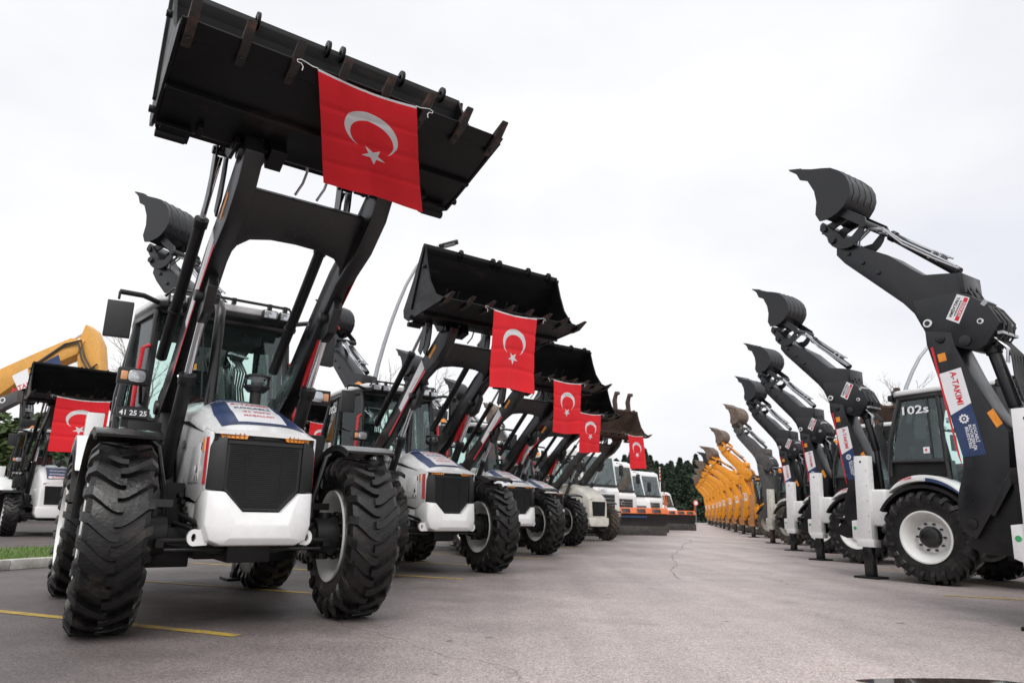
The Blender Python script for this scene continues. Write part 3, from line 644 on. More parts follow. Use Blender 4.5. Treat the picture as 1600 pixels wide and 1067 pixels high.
    # wiper
    b = MB().m('plastic'); b.tube([(-1.44, .1, 1.80), (-1.52, -.12, 2.25), (-1.55, -.2, 2.5)], .009, n=5); b.tube([(-1.47, -.18, 2.0), (-1.60, -.22, 2.75)], .008, n=5); b.build('wiper', r)
    # mirrors, rails, lamps
    for s in (-1, 1):
        b = MB().m('plastic'); b.tube([(-1.58, s * .64, 2.97), (-1.46, s * .85, 3.0), (-1.38, s * 1.07, 2.98)], .028, n=8); b.tube([(-1.38, s * 1.07, 2.98), (-1.38, s * 1.07, 2.90)], .014, n=6)
        b.box((-1.38, s * 1.045, 2.70), (.07, .23, .36), Matrix.Rotation(s * .15, 3, 'Z')); mi_ = b.build('mirror', r, bevel=.034, seg=4)
        b = MB().m('chrome').box((-1.419, s * 1.045, 2.70), (.006, .19, .31), Matrix.Rotation(s * .15, 3, 'Z')); b.build('mirror_glass', mi_)
        b = MB().m('red' if P['decals'] else BK); b.tube([(-1.56, s * .72, 2.52), (-1.53, s * .78, 2.48), (-1.50, s * .80, 2.1), (-1.47, s * .80, 1.85), (-1.46, s * .78, 1.78), (-1.46, s * .72, 1.76)], .022, n=10); b.build('grab_handle', r)
        b = MB().m('plastic'); lo_ = .09 if s > 0 else 0; b.tube([(-1.45, s * .74, 1.9), (-1.30, s * .78, 2.1), (-1.22, s * (.80 + lo_), 2.12)], .018, n=6); b.box((-1.2, s * (.86 + lo_), 2.12), (.10, .27, .155)); lm = b.build('head_lamp', r, bevel=.045, seg=4)
        b = MB().m('lens'); n_ = 20; b.prism([(s * (.835 + lo_) + .075 * math.copysign(abs(math.cos(t)) ** .6, math.cos(t)), 2.12 + .058 * math.copysign(abs(math.sin(t)) ** .6, math.sin(t))) for t in [2 * PI * i / n_ for i in range(n_)]], -1.15, -1.138, 'x'); b.build('lens', lm, bevel=.004)
        b = MB().m('palamber'); b.box((-1.150, s * (.942 + lo_), 2.12), (.018, .06, .085)); b.build('indicator_lens', lm, bevel=.008)
        b = MB().m('plastic'); b.tube([(-2.30, s * .83, 2.35), (-2.30, s * .90, 2.33), (-2.14, s * .88, 2.30), (-2.14, s * .80, 2.30)], .010, n=6); b.build('door_handle', r)
        b = MB().m(BK); b.b2((-1.05, s * .62, 1.30), (-.72, s * .90, 1.66)); b.m('redlens').b2((-1.52, s * .74, 1.40), (-1.46, s * .80, 1.78)); b.build('battery_box', r, bevel=.012)
    b = MB().m('decalblack').b2((-.722, -1.0, 1.68), (-.70, -.74, 1.765)); b.m('decalwhite').text('41 25 25', (-.70, -.87, 1.70), (0, 1, 0), (0, 0, 1), .062, .004); b.m(BK).b2((-.80, -.95, 1.6), (-.725, -.75, 1.78)); b.build('number_plate', r)
    # exhaust, precleaner
    b = MB().m('black'); b.tube([(-.55, -.28, 1.80), (-.55, -.28, 2.60), (-.57, -.28, 2.74), (-.64, -.28, 2.82), (-.74, -.28, 2.83)], .048, n=16); b.build('exhaust_pipe', r)
    b = MB().m('plastic'); b.cyl((-.42, .09, 1.82), (-.42, .09, 2.0), .05, n=16); b.lathe([(0, 1.98), (.08, 1.98), (.118, 2.02), (.118, 2.035)], n=24, c=(-.42, .09, 0), ax='z'); b.m('clear').lathe([(.105, 2.035), (.110, 2.06), (.110, 2.11)], n=24, c=(-.42, .09, 0), ax='z'); b.m('plastic').lathe([(.118, 2.11), (.118, 2.13), (.08, 2.145), (0, 2.15)], n=24, c=(-.42, .09, 0), ax='z')
    b.m('matte').cyl((-.42, .09, 2.035), (-.42, .09, 2.11), .05, n=12); b.build('air_precleaner', r)
    # ---- loader tower, arms, cylinders
    dz = P.get('arm_drop', 0)
    b = MB().m(BK)
    for s in (-1, 1): b.prism([(-1.42, .85), (-1.45, 1.7), (-1.38, 1.98), (-1.22, 2.06), (-1.10, 1.98), (-1.05, 1.7), (-.70, 1.1), (-.60, .85)], min(s * .46, s * .60), max(s * .46, s * .60))
    b.build('loader_tower', r, bevel=.012)
    low = [(1.26, 3.52), (1.12, 3.30), (.85, 3.09), (.40, 2.90), (-.10, 2.50), (-.6, 2.08), (-1.15, 1.74)]
    top = [(-1.32, 1.88), (-.9, 2.20), (-.4, 2.61), (.2, 3.08), (.6, 3.31), (.95, 3.56), (1.06, 3.68), (1.20, 3.67)]
    for s in (-1, 1):
        b = MB().m(P['armpaint'])
        y0, y1 = min(s * .47, s * .61), max(s * .47, s * .61); b.prism(low + top, y0, y1)
        for p, rr in (((-1.22, 1.85), .07), ((1.10, 3.56), .06), ((.12, 2.66), .05)): b.cyl((p[0], s * .44, p[1]), (p[0], s * .64, p[1]), rr, n=16)
        b.prism([(.30, 2.82), (.0, 2.56), (.05, 2.44), (.22, 2.50), (.34, 2.70)], s * .50 if s > 0 else -.58, .58 if s > 0 else -.50)
        am = b.build('loader_arm', r, bevel=.008)
        if P['decals']:
            b = MB(); yy = s * .611; ya, yb = min(yy, yy + s * .003), max(yy, yy + s * .003)
            b.m('decalwhite').prism([(-.30, 2.52), (-.22, 2.44), (.50, 3.03), (.40, 3.18)], ya, yb)
            b.m('decalred').prism([(-.6, 2.12), (-.58, 2.08), (.12, 2.68), (.55, 2.98), (.50, 3.01)], ya, yb)
            b.text('A-TAKIMI', (.12, s * .6145, 2.78), (-s * .78, 0, -s * .62), (s * -.62, 0, .78) if s < 0 else (-.62, 0, .78), .10, .002)
            b.m('orangesticker').prism([(.62, 3.20), (.66, 3.15), (.85, 3.30), (.81, 3.36)], ya, yb)
            b.build('arm_decal', am)
    b = MB().m(P['armpaint'])   # cross plate with arched lower edge
    d = V(.76, 0, .65).normalized()
    yy = [-.50, -.44, -.36, -.2, 0, .2, .36, .44, .50]; zl = [-.30, -.13, -.05, -.01, 0, -.01, -.05, -.13, -.30]
    c0 = V(.63, 0, 3.12); nn = V(-.65, 0, .76) * .03
    A = [c0 + V(0, y, 0) + d * (.0 + l) for y, l in zip(yy, zl)]; Bq = [c0 + V(0, y, 0) + d * .40 for y in yy]
    v1, v2 = b.verts([p - nn for p in A]), b.verts([p - nn for p in Bq]); v3, v4 = b.verts([p + nn for p in A]), b.verts([p + nn for p in Bq])
    for i in range(8):
        b.face([v1[i], v1[i + 1], v2[i + 1], v2[i]]); b.face([v3[i + 1], v3[i], v4[i], v4[i + 1]]); b.face([v1[i + 1], v1[i], v3[i], v3[i + 1]]); b.face([v2[i], v2[i + 1], v4[i + 1], v4[i]])
    b.face([v1[0], v2[0], v4[0], v3[0]]); b.face([v2[-1], v1[-1], v3[-1], v4[-1]]); b.build('cross_plate', r, bevel=.006)
    for s in (-1, 1):
        y = s * .54
        b = MB().m(BK); p0, p1 = V(-.80, y, 1.15), V(-.27, y, 2.05); pa = V(.12, y, 2.62)
        b.cyl(p0, p1, .060, n=20); b.cyl(p1 - (p1 - p0).normalized() * .09, p1, .072, n=20); b.cyl(p0 + V(0, -.07, 0), p0 + V(0, .07, 0), .05); lc = b.build('lift_cylinder', r, bevel=.004)
        b = MB().m('chrome').cyl(p1, pa, .032, n=16); b.build('piston_rod', lc); b = MB().m('steel').tube([p0 + V(.07, 0, .1), p0 + V(.09, -s * .0, .5), p0 + V(.36, s * .02, .83), p1 + V(-.03, s * .07, -.02)], .011, n=6); b.build('oil_pipe', lc)
        if s > 0 and P['decals']:
            b = MB().m('red'); q0, q1 = V(-.40, y + .02, 2.02), V(.02, y + .02, 2.62); dq = (q1 - q0).normalized(); nq = V(-dq.z, 0, dq.x); yv = V(0, .035, 0)
            b.hexa([q0 + nq * .03 - yv, q0 + nq * .11 - yv, q0 + nq * .11 + yv, q0 + nq * .03 + yv, q1 + nq * .03 - yv, q1 + nq * .13 - yv, q1 + nq * .13 + yv, q1 + nq * .03 + yv]); b.tube([q1 + nq * .08 + V(0, .03, .02), q1 + V(.05, .10, .05), q1 + V(.10, .05, .0), q1 + V(.12, .08, -.05)], .012, n=6); b.build('safety_strut', r, bevel=.006)
        y = -.67 if s < 0 else .39
        b = MB().m(BK); q0, q1 = V(-1.0, y, 2.30), V(.18, y, 3.32); q2 = V(.62, y, 3.72); dd = (q1 - q0).normalized()
        b.cyl(q0, q1, .050, n=18); b.cyl(q1 - dd * .08, q1, .060, n=18); b.cyl(q0 + dd * .55, q0 + dd * .58, .062, n=18); tcy = b.build('tilt_cylinder', r, bevel=.003)
        b = MB().m('chrome').cyl(q1, q2, .026, n=12); b.build('piston_rod', tcy)
        b = MB().m(P['armpaint'])   # tilt lever and link
        for yy_ in (y - .05, y + .035): b.prism([(.46, 3.30), (.54, 3.22), (.66, 3.36), (.70, 3.55), (.72, 3.78), (.64, 3.80), (.58, 3.74), (.56, 3.55)], yy_, yy_ + .018)
        b.cyl((.58, y - .10 * s - .06, 3.36), (.58, y + .06, 3.36), .035); b.cyl((.66, y - .07, 3.74), (.66, y + .07, 3.74), .035)
        b.cyl((.66, y, 3.74), (.95, y * .93, 3.98), .030, n=10); b.build('tilt_link', r, bevel=.003, seg=1)
    b = MB().m('steel'); 
    for y in (-.12, .06): b.tube([(.92, y, 3.42), (1.0, y + .03, 3.50), (1.02, y + .05, 3.60), (1.06, y + .02, 3.70)], .012, n=6)
    b.build('bucket_hose', r)
    # ---- loader bucket (own frame)
    bm_, bt = P['bucket'], P['tooth']
    LP = [(.38, .98), (.10, .52), (-.15, .14), (-.12, .03), (.0, -.045), (.25, -.035), (.62, .0), (.95, .04)]
    b = MB().m(bm_)
    b.strip(LP, .022, -1.18, 1.18)
    b.prism([(.30, .93), (.40, 1.0), (.40, .94), (.33, .86)], -1.18, 1.18); b.b2((.40, -1.19, -.065), (.44, 1.19, -.015)); b.b2((-.12, -1.17, .0), (-.05, 1.17, .04))
    b.m(P['edge']).hexa([(.88, -1.20, .015), (1.02, -1.20, .038), (1.02, 1.20, .038), (.88, 1.20, .015), (.88, -1.20, .052), (1.02, -1.20, .054), (1.02, 1.20, .054), (.88, 1.20, .052)])
    b.m(bm_)
    for s in (-1, 1):
        b.prism([(.40, 1.0), (.36, 1.0), (.08, .50), (-.17, .13), (-.14, .01), (.0, -.065), (.97, .02), (.97, .07), (.78, .16), (.60, .40), (.50, .66)], min(s * 1.18, s * 1.205), max(s * 1.18, s * 1.205))
        b.prism([(.43, .95), (.37, .95), (.06, .10), (.12, .08)], min(s * 1.20, s * 1.225), max(s * 1.20, s * 1.225))
        b.cyl((.44, s * 1.19, .64), (.44, s * 1.24, .64), .03, n=8); b.cyl((.10, s * 1.19, -.02), (.10, s * 1.24, -.02), .03, n=8)
        b.box((-.02, s * 1.05, -.08), (.16, .20, .04)); b.cyl((-.06, s * .97, -.09), (-.06, s * 1.17, -.09), .038, n=12); b.box((.08, s * .9, -.07), (.12, .04, .05))
        for yy_ in (s * .44, s * .645): b.prism([(-.25, .05), (-.12, -.10), (.15, -.14), (.15, -.07), (-.10, .10), (.12, .50), (.06, .55), (-.1, .42)], yy_ - .014, yy_ + .014)
        b.cyl((.05, s * .42, -.08), (.05, s * .67, -.08), .04); b.box((.10, s * .36, -.12), (.20, .12, .12), Matrix.Rotation(-.25, 3, 'Y'))
    bk = b.build('loader_bucket', r, bevel=.004, seg=1, loc=(1.05, 0, 3.62))
    bk.rotation_euler = (0, P.get('tilt', 0), 0)
    for i in range(8):
        y = -1.14 + i * 2.28 / 7; b = MB().m(bt)
        b.prism([(.80, .0), (.82, -.022), (1.0, -.008), (1.16, .085), (1.17, .10), (1.0, .08), (.93, .08), (.93, .06), (1.0, .05), (1.0, .03)], y - .029, y + .029)
        b.m('dark').cyl((.90, y, -.026), (.90, y, -.01), .018, n=8); b.build('tooth', bk, bevel=.005, seg=1)
    for y in (-.62, -.06, .06, .60, 1.0):
        b = MB().m(bm_); n = 18; b.lathe([(.032, -.012), (.072, -.012), (.072, .012), (.032, .012)], n=n, c=(.42, y, .955), closed=True); b.build('lifting_eye', bk, ang=50)
    if P.get('claws'):
        for y in (.15, .80):
            b = MB().m('rust'); b.prism([(.30, .95), (.24, 1.30), (.38, 1.62), (.55, 1.60), (.56, 1.50), (.44, 1.48), (.40, 1.30), (.44, .95)], y - .05, y + .05); b.build('claw', bk, bevel=.01)
    # ---- backhoe rear frame, legs
    b = MB().m(BK); b.b2((-3.85, -1.0, .62), (-3.62, 1.0, .78)); b.b2((-3.85, -1.0, 1.30), (-3.62, 1.0, 1.45)); b.b2((-3.62, -.45, .6), (-3.4, .45, 1.4)); b.b2((-3.98, -.62, .60), (-3.84, -.22, 1.45)); b.cyl((-4.12, -.42, .66), (-4.12, -.42, 1.36), .10); b.prism([(-4.52, .70), (-4.3, .62), (-3.95, .62), (-3.95, 1.3), (-4.15, 1.3), (-4.30, .98)], -.56, -.28); b.cyl((-4.40, -.64, .92), (-4.40, -.20, .92), .055)
    b.m('redlens').b2((-3.86, .5, .84), (-3.845, .66, .90)); b.m('redlens').b2((-3.86, -.90, .84), (-3.845, -.74, .90)); b.build('rear_frame', r, bevel=.01)
    for s in (-1, 1):
        b = MB().m(P.get('tank', P['body'])); b.b2((-3.58, s * .50, .84), (-3.30, s * .95, 1.44)); b.build('hydraulic_tank', r, bevel=.04, seg=3)
    LG = P['leg']
    for s in (-1, 1):
        y = s * .95
        b = MB().m(LG); lo = P.get('leg_up', 0)
        def sh(p, z): return (p - .055 * (2.0 - z) / 1.5 * 1.0)
        b.hexa([(sh(-3.74, .50), y - .09, .5), (sh(-3.50, .5), y - .09, .5), (sh(-3.50, .5), y + .09, .5), (sh(-3.74, .5), y + .09, .5), (-3.74, y - .09, 2.0), (-3.52, y - .09, 2.0), (-3.52, y + .09, 2.0), (-3.74, y + .09, 2.0)])
        b.hexa([(-3.90, y - .075, .62), (-3.76, y - .075, .56), (-3.76, y + .075, .56), (-3.90, y + .075, .62), (-3.89, y - .075, .92), (-3.74, y - .075, .94), (-3.74, y + .075, .94), (-3.89, y + .075, .92)])
        b.b2((-3.82, y - .10, .50), (-3.52, y + .10, .62)); b.cyl((-3.76, y, 1.93), (-3.70, y, 1.93), .04); b.m('oldgrey')
        for k in range(5): b.cyl((sh(-3.535, .75 + k * .25), y + s * .0895 - (.001 if s < 0 else 0), .75 + k * .25), (sh(-3.535, .75 + k * .25), y + s * .096, .75 + k * .25), .011, n=8)
        b.m('dark').cyl((-3.63, y + s * .088, 1.90), (-3.63, y + s * .093, 1.90), .022, n=14)
        b.m(LG)
        st = b.build('stabilizer', r, bevel=.010)
        b = MB().m(P['inner']).b2((-3.75, y - .065, .06), (-3.60, y + .065, .52)); b.m('matte'); b.b2((-3.70, y - .068, .09), (-3.65, y + .068, .13)); b.build('inner_leg', st, bevel=.006)
        b = MB().m('matte'); b.b2((-3.89, y - .17, .0), (-3.48, y + .17, .035)); b.b2((-3.74, y - .08, .035), (-3.61, y + .08, .10)); b.build('foot_pad', st, bevel=.006)
        if P['decals']:
            b = MB().m('greensticker'); b.lathe([(0, -.002), (.028, -.002), (.028, .001), (0, .001)], n=20, c=(-3.84, y + s * .077, .80)); b.build('decal', st)
    # ---- boom
    yb0, yb1 = -.62, -.24
    b = MB().m(AR); b.prism(BOOM, yb0, yb1); b.cyl((-4.58 + .1, yb0 - .02, 2.9), (-4.48, yb1 + .02, 2.9), .05)
    b.prism([(-3.97, 1.48), (-4.10, 1.28), (-4.22, 1.02), (-4.18, 1.0), (-3.93, 1.40)], yb0 - .012, yb0)
    boom = b.build('boom', r, bevel=.010)
    if P['decals']:
        b = MB(); ya, yb = yb0 - .003, yb0
        b.m('decalred').prism([(-4.59, 2.82), (-4.565, 2.82), (-4.42, 1.50), (-4.45, 1.62)], ya, yb)
        b.m('decalwhite').prism([(-4.54, 2.51), (-4.31, 2.55), (-4.255, 2.16), (-4.47, 2.05)], ya, yb)
        b.m('navy').prism([(-4.47, 2.049), (-4.255, 2.159), (-4.18, 1.62), (-4.40, 1.60)], ya, yb)
        dn = (.10, 0, -1); up_ = (.99, 0, .10)
        b.m('decalred').text('A-TAKIMI', (-4.405, ya, 2.33), dn, up_, .088, .002); b.m('decalblack')
        b.m('decalwhite')
        for k, tx_ in enumerate(('KOCAELİ', 'BÜYÜKŞEHİR', 'BELEDİYESİ')):
            b.text(tx_, (-4.262 - .037 * k, ya, 1.80 if k else 1.84), dn, up_, .040, .002, sx=1.1)
        c_ = V(-4.345, ya - .002, 2.0); n = 30
        for k in range(10):
            a = 2 * PI * k / 10; b.b2((c_.x + .042 * math.cos(a) - .008, ya - .003, c_.z + .042 * math.sin(a) - .008), (c_.x + .042 * math.cos(a) + .008, ya - .0005, c_.z + .042 * math.sin(a) + .008))
        b.lathe([(.026, -.003), (.040, -.003), (.040, -.0005), (.026, -.0005)], n=n, c=(c_.x, ya, c_.z), closed=True); b.lathe([(0, -.003), (.011, -.003), (.011, -.0005), (0, -.0005)], n=12, c=(c_.x, ya, c_.z))
        b.m('orangesticker').prism([(-4.53, 2.73), (-4.45, 2.74), (-4.44, 2.65), (-4.52, 2.64)], ya, yb); b.prism([(-4.12, 2.04), (-4.06, 2.08), (-3.99, 1.92), (-4.05, 1.88)], ya, yb)
        b.build('boom_decal', boom)
    elif P.get('boomtext'):
        b = MB().m('decalwhite').text(P['boomtext'], (-4.38, yb0, 1.9), (.10, 0, -1), (.99, 0, .10), .26, .004); b.build('boom_lettering', boom)
    b = MB().m(AR); b.cyl((-4.06, -.42, 2.74), (-3.93, -.42, 2.10), .065, n=18); b.cyl((-3.93, -.42, 2.15), (-3.90, -.42, 1.3), .05, n=12); b.cyl((-4.06, -.42, 2.76), (-4.05, -.42, 2.68), .078, n=18); bc = b.build('boom_cylinder', r, bevel=.004)
    b = MB().m('hose')
    for k in range(5):
        yv = -.50 + .045 * k; b.tube([(-3.98, yv, 2.86), (-3.86 + .01 * k, yv, 2.62), (-3.86, yv, 2.4), (-3.80 + .01 * k, yv - .02, 2.1), (-3.72, yv, 1.75), (-3.66, yv, 1.5)], .014, n=6)
    b.m('steel')
    for k in range(3): b.tube([(-3.99, -.55 + .03 * k, 2.84), (-3.88, -.55 + .03 * k, 2.70), (-3.90, -.55 + .03 * k, 2.55)], .008, n=5)
    b.build('boom_hose', bc)
    # ---- dipper group, frame at elbow EL
    dr = P.get('dip_rot', 0)
    def E(p): return (p[0] - EL.x, p[1] - EL.z)
    b = MB().m(AR); yd0, yd1 = -.60 - EL.y, -.24 - EL.y
    b.prism([E(p) for p in DIP], yd0, yd1)
    side = [E(p) for p in [(-4.72, 3.40), (-4.2, 3.38), (-3.97, 3.17), (-3.88, 2.96), (-4.04, 2.75), (-4.14, 2.71), (-4.26, 2.75), (-4.50, 2.88), (-4.62, 2.97), (-4.68, 3.15)]]
    for a_, c_ in ((yd0 - .014, yd0), (yd1, yd1 + .014)): b.prism(side, a_, c_)
    for p in ((-5.44, 4.20), (-5.27, 4.03), (-5.09, 3.85)): q = E(p); b.cyl((q[0], yd0 - .018, q[1]), (q[0], yd1 + .018, q[1]), .028, n=12)
    q = E((-4.23, 2.83)); b.cyl((q[0], yd0 - .04, q[1]), (q[0], yd1 + .04, q[1]), .06, n=20)
    b.box((*E((-4.19, 3.47)), 0)[:1] + (0,) + (E((-4.19, 3.47))[1],), (.05, .40, .22))
    dp = b.build('dipper', r, bevel=.006, loc=EL); dp.rotation_euler = (0, dr, 0)
    for p in [E(_) for _ in ((-4.59, 3.1), (-4.06, 3.01))]:
        b = MB().m('decalwhite' if P['decals'] else AR); r2 = .046 if p[0] < -.3 else .03
        b.lathe([(r2 * .62, yd0 - .03), (r2, yd0 - .03), (r2, yd0 - .012), (r2 * .62, yd0 - .012)], n=24, c=(p[0], 0, p[1]), closed=True); b.m('black').cyl((p[0], yd0 - .034, p[1]), (p[0], yd0 - .01, p[1]), r2 * .6, n=16); b.build('pin', dp)
    if P['decals']:
        b = MB(); yy = yd0 - .0145; q = [E(p) for p in ((-4.25, 3.36), (-4.13, 3.29), (-4.27, 3.03), (-4.395, 3.11))]
        b.m('decalwhite').prism(q, yy - .003, yy)
        x1 = V(-.47, 0, -.88); x1 = V(q[3][0] - q[0][0], 0, q[3][1] - q[0][1]).normalized(); y1 = V(q[1][0] - q[0][0], 0, q[1][1] - q[0][1]).normalized(); o = V(q[0][0], yy - .003, q[0][1])
        b.m('decalred'); e1 = o + x1 * .01 + y1 * .088; v = [e1, e1 + x1 * .265, e1 + x1 * .265 + y1 * .042, e1 + y1 * .042]; b.poly([p + V(0, -.001, 0) for p in v])
        cc = o + x1 * .143
        b.m('decalwhite').text('DİKKAT!', cc + y1 * .096, x1, y1, .042, .004); b.m('decalblack').text('İŞ MAKİNASINA', cc + y1 * .062, x1, y1, .024, .003); b.text('YAKLAŞMA', cc + y1 * .018, x1, y1, .045, .003)
        b.build('warning_sticker', dp, flip=False)
    b = MB().m(AR)
    for a_, c_ in ((-.235, -.215), (.215, .235)):
        # half-moon rocker and bucket link on each side of the dipper
        pl_ = arc((-5.42, 4.52), .26, 190, 345, 10); pl_ = [E(p) for p in pl_] + [E(p) for p in ((-5.22, 4.50), (-5.34, 4.40), (-5.46, 4.40), (-5.58, 4.50))]
        b.prism(pl_, a_, c_); b.prism([E(p) for p in ((-5.52, 4.82), (-5.48, 4.72), (-5.20, 4.48), (-5.12, 4.50), (-5.14, 4.58), (-5.40, 4.80))], a_ - .0 - (.022 if a_ < 0 else -.022), c_ - (.022 if a_ < 0 else -.022))
    for p, rr in (((-5.17, 4.50), .05), ((-5.60, 4.42), .045), ((-5.48, 4.78), .045)): q = E(p); b.cyl((q[0], -.27, q[1]), (q[0], .27, q[1]), rr, n=14)
    lk = b.build('bucket_link', r, bevel=.003, seg=1, loc=EL); lk.rotation_euler = (0, dr, 0)
    q0, q1, q2 = E((-5.17, 4.50)), E((-4.98, 4.34)), E((-4.28, 3.66))
    b = MB().m(AR).cyl((q1[0], 0, q1[1]), (q2[0], 0, q2[1]), .055, n=18); b.cyl((q1[0], 0, q1[1]), (q1[0] + .05, 0, q1[1] - .045), .066, n=18)
    dc = b.build('bucket_cylinder', r, bevel=.003, loc=EL); dc.rotation_euler = (0, dr, 0)
    b = MB().m('chrome').cyl((q0[0], 0, q0[1]), (q1[0], 0, q1[1]), .032, n=14); b.build('piston_rod', dc)
    b = MB().m('hose' if not P['decals'] else 'steel')
    for k, yv in enumerate((-.13, -.09, -.16)):
        pp = [(-5.24, 4.06), (-5.36, 4.20), (-5.34, 4.36), (-5.18, 4.46), (-5.0, 4.41 - .02 * k), (-4.8, 4.18 - .03 * k), (-4.5, 3.92 - .03 * k), (-4.25, 3.70 - .02 * k)]; b.tube([(E(p)[0] + .012 * k, yv, E(p)[1]) for p in pp], .012 if k else .015, n=6)
    b.m('steel'); pp = [(-5.12, 4.36), (-4.95, 4.30), (-4.6, 4.0), (-4.35, 3.80)]; b.tube([(E(p)[0], -.02, E(p)[1] + .05) for p in pp], .012, n=6); b.tube([(E(p)[0], .06, E(p)[1] + .06) for p in pp], .012, n=6)
    for p in ((-4.42, 3.86), (-4.5, 3.92)): q = E(p); b.box((q[0], -.04, q[1]), (.03, .16, .10), Matrix.Rotation(.75, 3, 'Y'))
    b.m('red').box((E((-5.22, 4.13))[0], -.15, E((-5.22, 4.13))[1]), (.07, .04, .04), Matrix.Rotation(.75, 3, 'Y')); b.m('steel').box((E((-5.05, 4.0))[0], -.15, E((-5.05, 4.0))[1]), (.12, .04, .035), Matrix.Rotation(.75, 3, 'Y'))
    hs = b.build('dipper_hose', dc)
    # elbow hose bundle
    b = MB().m('hose')
    for k in range(4):
        yv = -.12 + .07 * k; b.tube([(E(p)[0] + .012 * (k % 2), yv, E(p)[1]) for p in ((-4.20, 3.50), (-4.12, 3.30), (-3.96, 3.15), (-3.87, 2.98), (-3.90, 2.84), (-3.98, 2.74))], .011, n=6)
    b.m('steel'); b.box((E((-3.9, 2.86))[0], 0, E((-3.9, 2.86))[1]), (.05, .36, .03)); b.box((E((-4.0, 3.2))[0], -.1, E((-4.0, 3.2))[1]), (.05, .2, .06), Matrix.Rotation(.8, 3, 'Y')); eh = b.build('elbow_hose', dp)
    # bucket
    bb = P['bbucket']; y0, y1 = -.33, .27
    inner = [(-5.98, 5.50), (-5.93, 5.38), (-5.82, 5.32), (-5.74, 5.14), (-5.72, 4.98), (-5.75, 4.81), (-5.70, 4.70)]
    b = MB().m(bb)
    sp = [E(p) for p in BKT] + [E(p) for p in inner[::-1]]
    for a_, c_ in ((y0, y0 + .02), (y1 - .02, y1)): b.prism(sp, a_, c_)
    b.strip([E(p) for p in BKT][::-1], .02, y0 + .015, y1 - .015)
    for k in range(4):
        yv = y0 + .10 + k * (y1 - y0 - .2) / 3; b.strip([E((p[0] * 1.0 + (p[0] + 5.6) * .02, p[1] + (p[1] - 5.05) * .02)) for p in BKT[3:10]][::-1], .018, yv - .018, yv + .018)
    for a_ in (-.15, .13): b.prism([E(p) for p in ((-5.80, 4.60), (-5.70, 4.70), (-5.60, 4.72), (-5.40, 4.78), (-5.40, 4.90), (-5.30, 4.92), (-5.42, 4.68), (-5.60, 4.62), (-5.74, 4.56))], a_, a_ + .03)
    b.cyl((E((-5.74, 4.64))[0], -.20, E((-5.74, 4.64))[1]), (E((-5.74, 4.64))[0], .20, E((-5.74, 4.64))[1]), .045)
    bo = b.build('backhoe_bucket', r, bevel=.003, seg=1, loc=EL); bo.rotation_euler = (0, dr, 0)
    for k in range(4):
        yv = y0 + .07 + k * (y1 - y0 - .14) / 3; b = MB().m(P['btooth']).prism([E(p) for p in ((-6.12, 5.625), (-5.92, 5.56), (-5.90, 5.50), (-5.98, 5.49))], yv - .035, yv + .035); b.build('tooth', bo, bevel=.004, seg=1)
    return r
WHITE = dict(body='white', trim='matte', arm='grey', armpaint='armblack', rubber='rubber', rim='rimwhite', decals=True, bucket='bucketblack', edge='bucketblack', tooth='worn', leg='white', inner='black', bbucket='grey', btooth='grey')
T = build_backhoe(WHITE)
FB, FL_, FLEN = 1.03, .56, .86
# ------------------------------------------------------------------ placing the machines
YAW, YAWR = -.962, -1.0
T1 = V(-2.231, 6.054, 0); DT = V(1.12, 5.056, 0)
M2 = V(8.840, 9.477, 0); DM = V(1.272, 4.817, 0)
GL, GR = 'white backhoe loaders parked in the left row', 'black boomed backhoe loaders parked in the right row'
def kind(o): return o.name.split('.')[0]
def parts(root, names): return [c for c in root.children if kind(c) in names]
def xform(root, names, M):
    for c in parts(root, names): c.matrix_basis = M @ c.matrix_basis
BOOMP = ('boom', 'boom_cylinder', 'dipper', 'bucket_link', 'bucket_cylinder', 'backhoe_bucket')
DIPP = BOOMP[2:]
ARMP = ('loader_arm', 'cross_plate', 'tilt_cylinder', 'tilt_link', 'bucket_hose', 'loader_bucket')
def about(p, R_): return Matrix.Translation(p) @ R_ @ Matrix.Translation(-V(*p))
def swing(root, deg): xform(root, BOOMP, about(V(-4.12, -.42, 0), Matrix.Rotation(math.radians(deg), 4, 'Z')))
def shift_boom(root, dx, dz=0): xform(root, BOOMP, Matrix.Translation((dx, 0, dz)))
def flex(root, deg): xform(root, DIPP, about(EL, Matrix.Rotation(math.radians(deg), 4, 'Y')))
def set_tilt(root, a, loc=None):
    for c in parts(root, ('loader_bucket',)):
        c.rotation_euler = (0, a, 0)
        if loc: c.location = loc
def lower_arms(root, deg=50):
    R_ = Matrix.Rotation(math.radians(deg), 4, 'Y'); xform(root, ARMP, about(V(-1.22, 0, 1.85), R_))
    xform(root, ('lift_cylinder',), about(V(-.80, 0, 1.15), Matrix.Rotation(math.radians(deg - 3), 4, 'Y')))
    for lc in parts(root, ('lift_cylinder',)):
        for c in lc.children:
            if kind(c) == 'piston_rod': c.location = (-.30, 0, -.52)
    for c in parts(root, ('loader_bucket',)): c.matrix_basis = c.matrix_basis @ Matrix.Rotation(math.radians(-30), 4, 'Y')
def remat(o, a, b_):
    for sl_ in o.material_slots:
        if sl_.material and sl_.material.name == a: sl_.link = 'OBJECT'; sl_.material = MATS[b_]
def remat_tree(root, names, a, b_):
    for c in root.children:
        if kind(c) in names:
            remat(c, a, b_)
            for d in c.children: remat(d, a, b_)
place(T, T1, YAW)
clean = {k: None for k in range(4)}
